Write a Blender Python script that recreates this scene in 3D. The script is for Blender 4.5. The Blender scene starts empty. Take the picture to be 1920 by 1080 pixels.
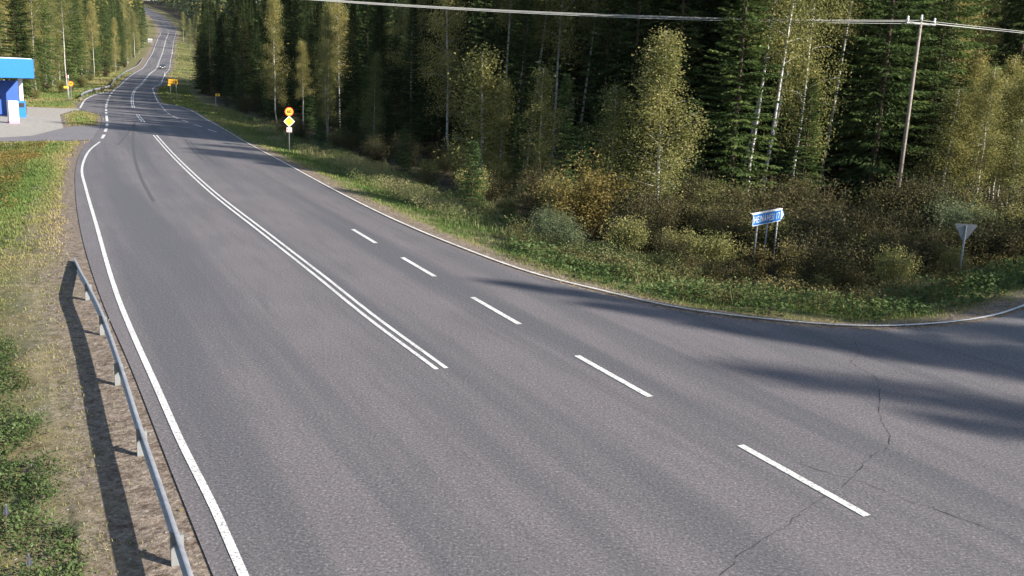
import bpy, bmesh, math, random
import numpy as np
from mathutils import Vector, Matrix

R = math.radians
rng = np.random.default_rng(7)
random.seed(7)
SC = bpy.context.scene
COL = SC.collection

# ------------------------------------------------------------------ camera
FPX, PITCH, ROLL, CAMH = 1832.14, R(12.672), R(2.5764), 6.45
_f = np.array([0, math.cos(PITCH), -math.sin(PITCH)])
_r0 = np.array([1.0, 0, 0]); _u0 = np.cross(_r0, _f)
CR = math.cos(ROLL) * _r0 + math.sin(ROLL) * _u0
CU = -math.sin(ROLL) * _r0 + math.cos(ROLL) * _u0
cam = bpy.data.cameras.new('camera')
cam.sensor_width = 36.0
cam.lens = 36.0 * FPX / 1920.0
cam.clip_start = 0.1
cam.clip_end = 6000
co = bpy.data.objects.new('camera', cam); COL.objects.link(co)
co.matrix_world = Matrix(((CR[0], CU[0], -_f[0], 0), (CR[1], CU[1], -_f[1], 0),
                          (CR[2], CU[2], -_f[2], CAMH), (0, 0, 0, 1)))
SC.camera = co

# ------------------------------------------------------------------ light
SUN_EL = R(26.0)
SUN_DIR = np.array([0.915, -0.403])           # horizontal direction towards the sun
w = bpy.data.worlds.new('World'); SC.world = w; w.use_nodes = True
nt = w.node_tree; bg = nt.nodes['Background']
sky = nt.nodes.new('ShaderNodeTexSky'); sky.sky_type = 'NISHITA'; sky.sun_disc = False
sky.sun_elevation = SUN_EL
sky.sun_rotation = math.atan2(SUN_DIR[0], SUN_DIR[1])
sky.altitude = 100; sky.air_density = 1.0; sky.dust_density = 1.0; sky.ozone_density = 1.0
nt.links.new(sky.outputs[0], bg.inputs[0]); bg.inputs[1].default_value = 0.085
sl = bpy.data.lights.new('sun', 'SUN'); sl.energy = 5.0; sl.angle = R(0.8); sl.color = (1.0, 0.93, 0.84)
so = bpy.data.objects.new('sun', sl); COL.objects.link(so)
sd = Vector((SUN_DIR[0] * math.cos(SUN_EL), SUN_DIR[1] * math.cos(SUN_EL), math.sin(SUN_EL)))
so.rotation_euler = sd.to_track_quat('Z', 'Y').to_euler(); so.location = (60, -30, 60)
SC.view_settings.view_transform = 'Standard'; SC.view_settings.look = 'None'
SC.view_settings.exposure = 1.36; SC.view_settings.gamma = 1.0
SC.view_settings.use_curve_mapping = False
SC.cycles.max_bounces = 5; SC.cycles.diffuse_bounces = 3; SC.cycles.glossy_bounces = 2
SC.cycles.transmission_bounces = 3; SC.cycles.volume_bounces = 0
SC.cycles.use_denoising = True
SC.cycles.denoiser = 'OPENIMAGEDENOISE'; SC.cycles.denoising_prefilter = 'ACCURATE'; SC.cycles.denoising_input_passes = 'RGB_ALBEDO_NORMAL'

# ------------------------------------------------------------------ pixel -> place
def rays(P):
    P = np.atleast_2d(np.array(P, float))
    x = (P[:, 0] - 960) / FPX; y = -(P[:, 1] - 540) / FPX
    return x[:, None] * CR + y[:, None] * CU + _f
def onz(P, z=0.0):
    d = rays(P); t = (z - CAMH) / d[:, 2]
    return d * t[:, None] + np.array([0, 0, CAMH])
def at(px, py, Y):
    d = rays((px, py))[0]
    return d * Y / d[1] + np.array([0, 0, CAMH])
def g2(P): return onz(P)[:, :2]

def smooth(P, step=0.5):
    """Catmull-Rom through the points, resampled evenly."""
    P = np.array(P, float)
    Q = np.vstack([2 * P[0] - P[1], P, 2 * P[-1] - P[-2]])
    out = []
    for i in range(1, len(Q) - 2):
        p0, p1, p2, p3 = Q[i - 1], Q[i], Q[i + 1], Q[i + 2]
        t0 = 0; d = lambda a, b: max(np.linalg.norm(a - b), 1e-6) ** 0.5
        t1 = t0 + d(p0, p1); t2 = t1 + d(p1, p2); t3 = t2 + d(p2, p3)
        n = max(2, int(np.linalg.norm(p2 - p1) / step))
        for t in np.linspace(t1, t2, n, endpoint=False):
            A1 = (t1 - t) / (t1 - t0) * p0 + (t - t0) / (t1 - t0) * p1
            A2 = (t2 - t) / (t2 - t1) * p1 + (t - t1) / (t2 - t1) * p2
            A3 = (t3 - t) / (t3 - t2) * p2 + (t - t2) / (t3 - t2) * p3
            B1 = (t2 - t) / (t2 - t0) * A1 + (t - t0) / (t2 - t0) * A2
            B2 = (t3 - t) / (t3 - t1) * A2 + (t - t1) / (t3 - t1) * A3
            out.append((t2 - t) / (t2 - t1) * B1 + (t - t1) / (t2 - t1) * B2)
    out.append(P[-1])
    return np.array(out)

# ------------------------------------------------------------------ materials
def new_mat(name, rough=0.85):
    m = bpy.data.materials.new(name); m.use_nodes = True
    n = m.node_tree; b = n.nodes['Principled BSDF']
    b.inputs['Roughness'].default_value = rough
    b.inputs['Specular IOR Level'].default_value = 0.25
    return m, n, b
def N(n, typ, **kw):
    x = n.nodes.new(typ)
    for k, v in kw.items():
        if k in x.inputs: x.inputs[k].default_value = v
        else: setattr(x, k, v)
    return x
def ramp(n, src, stops, interp='LINEAR'):
    r = n.nodes.new('ShaderNodeValToRGB'); e = r.color_ramp.elements
    r.color_ramp.interpolation = interp
    e[0].position = stops[0][0]; e[0].color = (*stops[0][1], 1)
    e[1].position = stops[1][0]; e[1].color = (*stops[1][1], 1)
    for p, c in stops[2:]:
        q = e.new(p); q.color = (*c, 1)
    n.links.new(src, r.inputs[0]); return r.outputs[0]
def mix(n, fac, a, b, mode='MIX'):
    m = n.nodes.new('ShaderNodeMix'); m.data_type = 'RGBA'; m.blend_type = mode
    for s, v in ((m.inputs[0], fac), (m.inputs[6], a), (m.inputs[7], b)):
        if hasattr(v, 'is_linked') or isinstance(v, bpy.types.NodeSocket): n.links.new(v, s)
        elif isinstance(v, (int, float)): s.default_value = v
        else: s.default_value = (*v, 1)
    return m.outputs[2]
def noise(n, vec, scale, detail=4, rough=0.6, out=0):
    x = n.nodes.new('ShaderNodeTexNoise'); x.inputs['Scale'].default_value = scale
    x.inputs['Detail'].default_value = detail; x.inputs['Roughness'].default_value = rough
    if vec is not None: n.links.new(vec, x.inputs['Vector'])
    return x.outputs[out]
def math_(n, op, a, b=0.0, c=None):
    x = n.nodes.new('ShaderNodeMath'); x.operation = op
    for i, v in enumerate((a, b) if c is None else (a, b, c)):
        if isinstance(v, bpy.types.NodeSocket): n.links.new(v, x.inputs[i])
        else: x.inputs[i].default_value = v
    return x.outputs[0]
def plain(name, col, rough=0.6, metal=0.0, var=0.12, vs=6.0, bump=0.0):
    m, n, b = new_mat(name, rough)
    tc = N(n, 'ShaderNodeTexCoord')
    f = noise(n, tc.outputs['Object'], vs, 5)
    c2 = tuple(c * (1 - var * 2) for c in col); c3 = tuple(min(1, c * (1 + var)) for c in col)
    n.links.new(ramp(n, f, [(0.3, c2), (0.7, c3)]), b.inputs['Base Color'])
    b.inputs['Metallic'].default_value = metal
    if bump:
        bp = N(n, 'ShaderNodeBump', Strength=bump); n.links.new(f, bp.inputs['Height'])
        n.links.new(bp.outputs[0], b.inputs['Normal'])
    return m
def leafmat(name, stops, transl=0.35, var=0.25, rough=0.6):
    transl = min(.45, transl + .08)
    """leaf colour from the 'tint' of each leaf and the tree's own random number"""
    m = bpy.data.materials.new(name); m.use_nodes = True
    n = m.node_tree; n.nodes.remove(n.nodes['Principled BSDF'])
    out = n.nodes['Material Output']
    a = N(n, 'ShaderNodeAttribute'); a.attribute_name = 'tint'
    oi = N(n, 'ShaderNodeObjectInfo')
    t = math_(n, 'ADD', a.outputs['Fac'], math_(n, 'MULTIPLY', math_(n, 'SUBTRACT', oi.outputs['Random'], 0.5), var))
    c = ramp(n, t, stops)
    d = N(n, 'ShaderNodeBsdfDiffuse'); tr = N(n, 'ShaderNodeBsdfTranslucent')
    n.links.new(c, d.inputs[0]); n.links.new(c, tr.inputs[0])
    mx = N(n, 'ShaderNodeMixShader'); mx.inputs[0].default_value = transl
    n.links.new(d.outputs[0], mx.inputs[1]); n.links.new(tr.outputs[0], mx.inputs[2])
    gl = N(n, 'ShaderNodeBsdfGlossy', Roughness=0.5); gl.inputs[0].default_value = (.6, .6, .6, 1)
    m2 = N(n, 'ShaderNodeMixShader'); m2.inputs[0].default_value = 0.012
    n.links.new(mx.outputs[0], m2.inputs[1]); n.links.new(gl.outputs[0], m2.inputs[2])
    n.links.new(m2.outputs[0], out.inputs[0])
    return m

def asphalt(name, light, dark, tracks=True):
    m, n, b = new_mat(name, 0.82)
    b.inputs['Specular IOR Level'].default_value = 0.3
    geo = N(n, 'ShaderNodeNewGeometry'); pos = geo.outputs['Position']
    # aggregate
    fine = noise(n, pos, 21.0, 3, 0.85)
    mid = noise(n, pos, 11.0, 3, 0.7)
    big = noise(n, pos, 0.35, 4, 0.55)
    base = ramp(n, big, [(0.3, tuple(0.93 * c for c in light)), (0.7, tuple(1.06 * c for c in light))])
    if tracks:
        uv = N(n, 'ShaderNodeUVMap'); uv.uv_map = 'road'
        mp = N(n, 'ShaderNodeMapping'); mp.inputs['Scale'].default_value = (1.0, 0.035, 1.0)
        n.links.new(uv.outputs[0], mp.inputs[0])
        s1 = noise(n, mp.outputs[0], 0.62, 3, 0.55)
        mp2 = N(n, 'ShaderNodeMapping'); mp2.inputs['Scale'].default_value = (1.0, 0.10, 1.0)
        n.links.new(uv.outputs[0], mp2.inputs[0])
        s2 = noise(n, mp2.outputs[0], 2.3, 4, 0.6)
        f1 = ramp(n, s1, [(0.44, (0, 0, 0)), (0.60, (1, 1, 1))])
        base = mix(n, math_(n, 'MULTIPLY', f1, 0.85), base, dark)
        f2 = ramp(n, s2, [(0.50, (0, 0, 0)), (0.68, (1, 1, 1))])
        base = mix(n, math_(n, 'MULTIPLY', f2, 0.40), base, dark)
    agg = ramp(n, fine, [(0.36, (0.42, 0.42, 0.42)), (0.47, (0.92, 0.92, 0.92)), (0.57, (1.08, 1.08, 1.08)), (0.66, (2.3, 2.27, 2.2))])
    base = mix(n, 0.9, base, agg, 'MULTIPLY')
    agg2 = ramp(n, mid, [(0.35, (0.84, 0.84, 0.86)), (0.65, (1.12, 1.11, 1.10))])
    base = mix(n, 0.8, base, agg2, 'MULTIPLY')
    n.links.new(base, b.inputs['Base Color'])
    bp = N(n, 'ShaderNodeBump', Strength=0.35, Distance=0.01)
    n.links.new(fine, bp.inputs['Height']); n.links.new(bp.outputs[0], b.inputs['Normal'])
    return m

M = {}
M['asphalt'] = asphalt('asphalt', (0.126, 0.116, 0.119), (0.080, 0.080, 0.086))
M['asphalt_side'] = asphalt('asphalt_side', (0.125, 0.120, 0.122), (0.09, 0.09, 0.095), False)
M['asphalt_access'] = asphalt('asphalt_access', (0.15, 0.142, 0.145), (0.09, 0.09, 0.095), False)
M['yard'] = plain('yard_gravel', (0.30, 0.28, 0.25), 0.95, var=0.15, vs=3)

def paint():
    m, n, b = new_mat('road_paint', 0.6)
    geo = N(n, 'ShaderNodeNewGeometry')
    f = noise(n, geo.outputs['Position'], 26, 4, 0.7)
    f2 = noise(n, geo.outputs['Position'], 1.3, 3, 0.6)
    c = ramp(n, f, [(0.38, (0.17, 0.165, 0.16)), (0.47, (0.64, 0.635, 0.61)), (0.7, (0.76, 0.755, 0.73))])
    c2 = ramp(n, f2, [(0.3, (0.72, 0.72, 0.71)), (0.7, (1, 1, 1))])
    n.links.new(mix(n, 1.0, c, c2, 'MULTIPLY'), b.inputs['Base Color'])
    return m
M['paint'] = paint()
M['crack'] = plain('crack_dark', (0.05, 0.047, 0.047), 0.95)
M['tyre'] = plain('tyre_mark', (0.088, 0.085, 0.088), 0.9, var=0.2, vs=20)
M['steel'] = plain('galvanised_steel', (0.25, 0.26, 0.285), 0.5, 0.25, 0.12, 5)
M['steel_dull'] = plain('dull_steel', (0.23, 0.24, 0.24), 0.55, 0.3, 0.12, 5)
M['wood_pole'] = plain('pole_wood', (0.25, 0.215, 0.185), 0.85, 0, 0.2, 9, 0.2)
M['alu'] = plain('aluminium_wire', (0.52, 0.52, 0.50), 0.45, 0.0, 0.03)
M['porcelain'] = plain('porcelain', (0.75, 0.75, 0.73), 0.25, 0, 0.05)
M['white'] = plain('white_paint', (0.66, 0.66, 0.66), 0.5, 0, 0.03)
M['sign_white'] = plain('sign_white', (0.60, 0.60, 0.60), 0.6, 0, 0.03)
M['blue'] = plain('sign_blue', (0.013, 0.12, 0.37), 0.45, 0, 0.04)
M['red'] = plain('sign_red', (0.62, 0.05, 0.03), 0.45, 0, 0.04)
M['orange'] = plain('sign_orange', (0.85, 0.40, 0.03), 0.45, 0, 0.04)
M['dull_orange'] = plain('weathered_orange', (0.42, 0.21, 0.02), 0.6)
M['yellow'] = plain('sign_yellow', (0.85, 0.52, 0.04), 0.45, 0, 0.04)
M['black'] = plain('black_paint', (0.02, 0.02, 0.02), 0.5)
M['sign_back'] = plain('sign_back', (0.24, 0.255, 0.265), 0.5, 0.3, 0.08)
M['rubber'] = plain('rubber', (0.02, 0.02, 0.02), 0.8)
M['car_paint'] = plain('car_paint', (0.03, 0.035, 0.045), 0.25, 0.3, 0.02)
M['glass'] = plain('car_glass', (0.04, 0.05, 0.06), 0.08, 0, 0.02)
M['lamp_glass'] = plain('lamp_glass', (0.8, 0.8, 0.78), 0.15, 0, 0.02)
M['house_red'] = plain('red_boards', (0.09, 0.022, 0.045), 0.8, 0, 0.15, 3)
M['roof_dark'] = plain('dark_roof', (0.13, 0.03, 0.05), 0.7, 0, 0.1, 3)
M['canopy_blue'] = plain('canopy_blue', (0.016, 0.15, 0.58), 0.4, 0, 0.04)
M['deep_blue'] = plain('deep_blue', (0.03, 0.09, 0.35), 0.45, 0, 0.06)
M['pink'] = plain('pink_paint', (0.75, 0.22, 0.40), 0.6, 0, 0.05)
M['bark_dark'] = plain('spruce_bark', (0.085, 0.062, 0.05), 0.95, 0, 0.25, 4)
M['twig'] = plain('shrub_twig', (0.11, 0.085, 0.065), 0.9, 0, 0.25, 6)
M['rock'] = plain('roadside_rock', (0.26, 0.25, 0.24), 0.9, 0, 0.2, 3)

def birch_bark():
    m, n, b = new_mat('birch_bark', 0.8)
    tc = N(n, 'ShaderNodeTexCoord')
    mp = N(n, 'ShaderNodeMapping'); mp.inputs['Scale'].default_value = (2.5, 2.5, 3.6)
    n.links.new(tc.outputs['Object'], mp.inputs[0])
    f = noise(n, mp.outputs[0], 1.6, 6, 0.72)
    n.links.new(ramp(n, f, [(0.38, (0.045, 0.04, 0.035)), (0.49, (0.40, 0.385, 0.36)), (0.8, (0.62, 0.60, 0.57))]), b.inputs['Base Color'])
    return m
M['birch_bark'] = birch_bark()
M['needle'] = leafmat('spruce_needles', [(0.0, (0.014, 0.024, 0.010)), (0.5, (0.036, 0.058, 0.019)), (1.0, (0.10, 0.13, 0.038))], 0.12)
M['needle_sunlit'] = leafmat('sunlit_needles', [(0.0, (0.026, 0.044, 0.016)), (0.5, (0.072, 0.110, 0.032)), (1.0, (0.19, 0.235, 0.065))], 0.25)  # lit copy of the spruce needles: sunlight put into a lighter colour
M['needle_young'] = leafmat('young_needles', [(0.0, (0.028, 0.052, 0.02)), (0.6, (0.07, 0.115, 0.04)), (1.0, (0.13, 0.18, 0.06))], 0.22)
M['leaf_yellow'] = leafmat('birch_leaves_yellow', [(0.0, (0.06, 0.072, 0.024)), (0.35, (0.16, 0.17, 0.055)), (0.75, (0.28, 0.255, 0.085)), (1.0, (0.42, 0.35, 0.135))], 0.35, 0.45)
M['leaf_olive'] = leafmat('birch_leaves_olive', [(0.0, (0.045, 0.066, 0.022)), (0.5, (0.155, 0.168, 0.055)), (1.0, (0.34, 0.30, 0.115))], 0.35, 0.35)
M['leaf_gold'] = leafmat('gold_leaves', [(0.0, (0.09, 0.08, 0.026)), (0.5, (0.20, 0.155, 0.048)), (1.0, (0.33, 0.26, 0.085))], 0.35, 0.2)
M['leaf_willow'] = leafmat('willow_leaves', [(0.0, (0.05, 0.066, 0.034)), (0.5, (0.11, 0.138, 0.068)), (1.0, (0.21, 0.245, 0.135))], 0.3, 0.2)
M['leaf_brown'] = leafmat('brown_leaves', [(0.0, (0.026, 0.030, 0.014)), (0.5, (0.062, 0.058, 0.026)), (1.0, (0.13, 0.108, 0.044))], 0.3, 0.45)
M['leaf_rust'] = leafmat('rust_leaves', [(0.0, (0.06, 0.05, 0.02)), (0.5, (0.14, 0.118, 0.045)), (1.0, (0.27, 0.23, 0.09))], 0.3, 0.3)
M['grass'] = leafmat('verge_grass', [(0.0, (0.07, 0.125, 0.03)), (0.35, (0.135, 0.20, 0.052)), (0.62, (0.24, 0.23, 0.085)), (1.0, (0.36, 0.29, 0.15))], 0.3, 0.0)
M['herb'] = leafmat('green_herbs', [(0.0, (0.034, 0.058, 0.02)), (0.5, (0.075, 0.118, 0.038)), (1.0, (0.15, 0.20, 0.078))], 0.3, 0.0)
M['autumn'] = leafmat('autumn_weeds', [(0.0, (0.06, 0.09, 0.025)), (0.4, (0.14, 0.13, 0.045)), (0.7, (0.24, 0.17, 0.05)), (1.0, (0.34, 0.17, 0.06))], 0.3, 0.0)
M['weed'] = leafmat('tall_weeds', [(0.0, (0.08, 0.11, 0.038)), (0.35, (0.155, 0.19, 0.068)), (0.65, (0.25, 0.225, 0.105)), (1.0, (0.40, 0.34, 0.21))], 0.25, 0.0)
M['lupin'] = leafmat('lupin_petals', [(0.0, (0.15, 0.17, 0.25)), (1.0, (0.22, 0.24, 0.32))], 0.2, 0.2)
M['far_leaf'] = leafmat('far_forest', [(0.0, (0.024, 0.04, 0.018)), (0.6, (0.055, 0.085, 0.03)), (0.8, (0.13, 0.13, 0.04)), (1.0, (0.28, 0.22, 0.06))], 0.15, 0.0)

# ------------------------------------------------------------------ mesh helpers
def link(o, parent=None):
    COL.objects.link(o)
    if parent is not None: o.parent = parent
    return o
def raw_mesh(name, V, F, mat, tint=None, uv=None, smooth_=False, mats=None, fm=None):
    """V (n,3), F (m,k) numpy; all faces with k corners"""
    V = np.asarray(V, np.float32); F = np.asarray(F, np.int32)
    me = bpy.data.meshes.new(name)
    me.vertices.add(len(V)); me.vertices.foreach_set('co', V.ravel())
    k = F.shape[1]
    me.loops.add(F.size); me.loops.foreach_set('vertex_index', F.ravel())
    me.polygons.add(len(F)); me.polygons.foreach_set('loop_start', np.arange(0, F.size, k, dtype=np.int32))
    me.polygons.foreach_set('loop_total', np.full(len(F), k, np.int32))
    if uv is not None:
        l = me.uv_layers.new(name='road'); l.data.foreach_set('uv', np.asarray(uv, np.float32)[F.ravel()].ravel())
    if tint is not None:
        a = me.attributes.new('tint', 'FLOAT', 'POINT'); a.data.foreach_set('value', np.asarray(tint, np.float32))
    for m in (mats or [mat]): me.materials.append(m)
    if fm is not None: me.polygons.foreach_set('material_index', np.asarray(fm, np.int32))
    if smooth_: me.polygons.foreach_set('use_smooth', np.ones(len(F), bool))
    me.update(calc_edges=True)
    return me
class MB:
    def __init__(s): s.v = []; s.f = []
    def add(s, V, F):
        o = len(s.v); s.v += [tuple(map(float, p)) for p in V]; s.f += [tuple(i + o for i in f) for f in F]
    def box(s, c, h, rz=0.0):
        c = Vector(c); r = Matrix.Rotation(rz, 3, 'Z')
        P = [c + r @ Vector((sx * h[0], sy * h[1], sz * h[2])) for sz in (-1, 1) for sy in (-1, 1) for sx in (-1, 1)]
        s.add(P, [(0, 2, 3, 1), (4, 5, 7, 6), (0, 1, 5, 4), (2, 6, 7, 3), (0, 4, 6, 2), (1, 3, 7, 5)])
    def tube(s, path, rad, n=8, cap=True):
        path = [Vector(p) for p in path]
        rad = rad if hasattr(rad, '__len__') else [rad] * len(path)
        rings = []
        for i, p in enumerate(path):
            t = (path[min(i + 1, len(path) - 1)] - path[max(i - 1, 0)]).normalized()
            a = t.cross(Vector((0, 0, 1)) if abs(t.z) < 0.9 else Vector((1, 0, 0))).normalized(); b = t.cross(a)
            rings.append([p + rad[i] * (math.cos(2 * math.pi * k / n) * a + math.sin(2 * math.pi * k / n) * b) for k in range(n)])
        V = [q for r_ in rings for q in r_]; F = []
        for i in range(len(path) - 1):
            for k in range(n):
                F.append((i * n + k, (i + 1) * n + k, (i + 1) * n + (k + 1) % n, i * n + (k + 1) % n))
        if cap: F += [tuple(range(n)), tuple(reversed(range((len(path) - 1) * n, len(path) * n)))]
        s.add(V, F)
    def prism(s, poly, y0, y1):
        """polygon in x,z pushed along y"""
        n = len(poly)
        V = [(x, y0, z) for x, z in poly] + [(x, y1, z) for x, z in poly]
        F = [tuple(range(n)), tuple(reversed(range(n, 2 * n)))] + [(i, n + i, n + (i + 1) % n, (i + 1) % n) for i in range(n)]
        s.add(V, F)
    def mesh(s, name, mat, smooth_=False):
        me = bpy.data.meshes.new(name); me.from_pydata(s.v, [], s.f); me.materials.append(mat)
        bm = bmesh.new(); bm.from_mesh(me); bmesh.ops.recalc_face_normals(bm, faces=bm.faces); bm.to_mesh(me); bm.free()
        if smooth_:
            for p in me.polygons: p.use_smooth = True
        return me
    def obj(s, name, mat, parent=None, smooth_=False):
        return link(bpy.data.objects.new(name, s.mesh(name, mat, smooth_)), parent)
def mobj(name, me, parent=None): return link(bpy.data.objects.new(name, me), parent)
def tag(o, label=None, cat=None, group=None, kind=None):
    if label: o['label'] = label
    if cat: o['category'] = cat
    if group: o['group'] = group
    if kind: o['kind'] = kind
    return o
def empty(name, loc, rz=0.0, label=None, cat=None, group=None):
    o = bpy.data.objects.new(name, None); o.location = tuple(map(float, loc)); o.rotation_euler = (0, 0, rz)
    o.empty_display_size = 0.3
    link(o); tag(o, label, cat, group); return o
def text(name, s, size, mat, parent, loc, depth=0.004, bold=0.0, xs=1.0):
    """lettering standing in the local x-z plane, facing -y"""
    cu = bpy.data.curves.new(name, 'FONT'); cu.body = s; cu.size = size; cu.extrude = depth; cu.offset = bold
    cu.space_character = 1.12 if len(s) > 4 else 1.0; cu.align_x = 'CENTER'; cu.align_y = 'CENTER'; cu.resolution_u = 3
    t = bpy.data.objects.new(name, cu); COL.objects.link(t)
    bpy.context.view_layer.update()
    me = bpy.data.meshes.new_from_object(t.evaluated_get(bpy.context.evaluated_depsgraph_get()))
    bpy.data.objects.remove(t); me.name = name
    me.transform(Matrix.Rotation(math.pi / 2, 4, 'X') @ Matrix.Diagonal((xs, 1, 1, 1)))
    me.materials.clear(); me.materials.append(mat)
    o = mobj(name, me, parent); o.location = loc; return o

# ------------------------------------------------------------------ road geometry
DBL = [(828, 692), (700, 598), (600, 518), (500, 440), (400, 362), (330, 297), (290, 253), (268, 228), (258, 215),
       (250, 201), (248, 185), (252.5, 170)]
near = g2(DBL)
d0 = (near[0] - near[1]); d0 /= np.linalg.norm(d0)
pre = [near[0] + d0 * k for k in (60, 40, 25, 12, 6)]
C2 = [*pre, *near]
C3 = [np.array([p[0], p[1], 0.0]) for p in C2]
for px, py, Y in [(266, 157, 203), (279.7, 140, 250), (293.5, 128, 300), (299, 114, 352), (304.5, 100, 405), (308.3, 85, 450),
                  (311.5, 73, 490), (315.5, 62, 530), (310, 46, 580), (298, 34, 625), (285, 25, 670), (271, 17, 720), (250, 8, 780), (225, 0, 850)]:
    C3.append(at(px, py, Y))
CL = smooth(C3, 1.0)                                 # the centre line in the place, x y z
seg = np.linalg.norm(np.diff(CL[:, :2], axis=0), axis=1)
CS = np.r_[0, np.cumsum(seg)]
S_ = np.arange(0, CS[-1], 1.0)
CL = np.c_[[np.interp(S_, CS, CL[:, k]) for k in range(3)]].T
k_ = np.ones(15) / 15
zz = np.convolve(np.r_[np.full(7, CL[0, 2]), CL[:, 2], np.full(7, CL[-1, 2])], k_, 'valid')
CL[:, 2] = np.where(CL[:, 1] > 205, zz, 0); CS = S_
T2 = np.gradient(CL[:, :2], axis=0); T2 /= np.linalg.norm(T2, axis=1)[:, None]
NR = np.c_[T2[:, 1], -T2[:, 0]]                       # to the right of travel away from the camera
i203 = int(np.argmin(np.abs(CL[:, 1] - 203)))

def nearest(P):
    """index on the centre line and signed side offset"""
    P = np.atleast_2d(P); idx = np.zeros(len(P), int)
    sub = CL[::4, :2]
    for a in range(0, len(P), 20000):
        d = ((P[a:a + 20000, None, :] - sub[None]) ** 2).sum(2)
        idx[a:a + 20000] = d.argmin(1) * 4
    best = np.full(len(P), 1e18); bi = idx.copy()
    for o in range(-4, 5):
        j = np.clip(idx + o, 0, len(CL) - 1); d = ((P - CL[j, :2]) ** 2).sum(1)
        m = d < best; best[m] = d[m]; bi[m] = j[m]
    lat = ((P - CL[bi, :2]) * NR[bi]).sum(1)
    return bi, lat

# left asphalt edge and right asphalt edge (world)
farR = [CL[i, :2] + NR[i] * 4.1 for i in range(i203, len(CL), 8)]
farL = [CL[i, :2] - NR[i] * 4.3 for i in range(i203, len(CL), 8)]
LBp = g2([(400, 1080), (320, 880), (250, 700), (190, 560), (153, 440), (141, 350), (144, 305), (158, 274), (172, 262)])
dl = LBp[0] - LBp[1]; dl /= np.linalg.norm(dl)
LBm = g2([(189, 236), (190, 222), (183, 213), (152, 207), (146, 203), (153, 191), (158, 186.5), (172, 179.3), (190, 173.9), (207, 171)])
LB = smooth([LBp[0] + dl * 30, LBp[0] + dl * 12, *LBp], 0.7)
LBfar = smooth([*LBm, *farL[2:]], 1.0)
RBp = g2([(1640, 620), (1500, 612), (1280, 586), (1130, 552), (1000, 517), (860, 466), (740, 415), (640, 365.5), (540, 311), (450, 264), (425, 248),
          (384, 222), (358, 206.5), (331, 198), (306, 193.8)])
RBn = g2([(297, 190), (292, 174.7), (290.5, 165)])
RB = smooth([*RBp], 0.7); RBfar = smooth([*RBn, *farR], 1.0)
SRp = g2([(1640, 620), (1770, 613), (1860, 600), (1920, 581), (1990, 553), (2070, 515)])
dsr = SRp[-1] - SRp[-2]; dsr /= np.linalg.norm(dsr)
SR = smooth([*SRp, SRp[-1] + dsr * 15, SRp[-1] + dsr * 40, SRp[-1] + dsr * 90], 0.7)
nsr = np.array([dsr[1], -dsr[0]])
q0 = SR[-1] + nsr * 8; q1 = SRp[-1] + nsr * 8.5
SRn = [q0, q1, np.array([15.0, 11.0]), np.array([13.5, 7.0]), np.array([14.5, 2.0]), CL[20, :2] + NR[20] * 5.5, CL[0, :2] + NR[0] * 5.5]
A_main = np.vstack([LB[:], LBfar, RBfar[::-1], RB[::-1], SR, smooth(SRn, 1.0)])
acc = g2([(172, 262), (140, 263.5), (90, 264), (0, 265.5), (-160, 270), (-160, 252), (0, 258), (60, 254.5), (119, 240), (150, 235.5), (189, 236)])
YARD = g2([(0, 258), (60, 254.5), (119, 240), (112, 215), (137, 207.5), (152, 207), (146, 203.5), (112, 203), (0, 198), (-170, 200), (-170, 250)])

def inside(P, poly):
    x, y = P[:, 0], P[:, 1]; c = np.zeros(len(P), bool)
    a = poly; b = np.roll(poly, -1, axis=0)
    for (x1, y1), (x2, y2) in zip(a, b):
        if y1 == y2: continue
        m = (y1 > y) != (y2 > y)
        c ^= m & (x < (x2 - x1) * (y - y1) / (y2 - y1) + x1)
    return c
def pdist(P, poly, closed=True):
    best = np.full(len(P), 1e9)
    b = np.roll(poly, -1, axis=0)
    n = len(poly) if closed else len(poly) - 1
    for i in range(n):
        d = b[i] - poly[i]; L = d @ d
        if L < 1e-9: continue
        t = np.clip(((P - poly[i]) @ d) / L, 0, 1)
        q = poly[i] + t[:, None] * d - P
        best = np.minimum(best, (q * q).sum(1))
    return np.sqrt(best)
def thin(P, keep):                                    # fewer corners far away
    out = [P[0]]
    for p in P[1:]:
        if np.linalg.norm(p - out[-1]) > keep(p): out.append(p)
    return np.array(out)
A_thin = thin(A_main, lambda p: 0.7 + 0.02 * np.linalg.norm(p))
POLYS = [A_thin, acc, YARD]
def edge_dist(P):
    """signed: below 0 on asphalt"""
    P = np.atleast_2d(np.asarray(P, float))
    e = np.full(len(P), 1e9)
    for po in POLYS:
        d = pdist(P, po); ins = inside(P, po)
        e = np.minimum(e, np.where(ins, -d, d))
    return e
def vnoise(x, y, s, seed=0):
    """smooth value noise"""
    x = np.asarray(x) / s + seed * 17.3; y = np.asarray(y) / s - seed * 9.1
    xi = np.floor(x); yi = np.floor(y); fx = x - xi; fy = y - yi
    fx = fx * fx * (3 - 2 * fx); fy = fy * fy * (3 - 2 * fy)
    h = lambda a, b: np.modf(np.abs(np.sin(a * 127.1 + b * 311.7 + seed * 3.7) * 43758.5453))[0]
    return (h(xi, yi) * (1 - fx) + h(xi + 1, yi) * fx) * (1 - fy) + (h(xi, yi + 1) * (1 - fx) + h(xi + 1, yi + 1) * fx) * fy
RISE_I = np.array(CL[:, 2])
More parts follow.
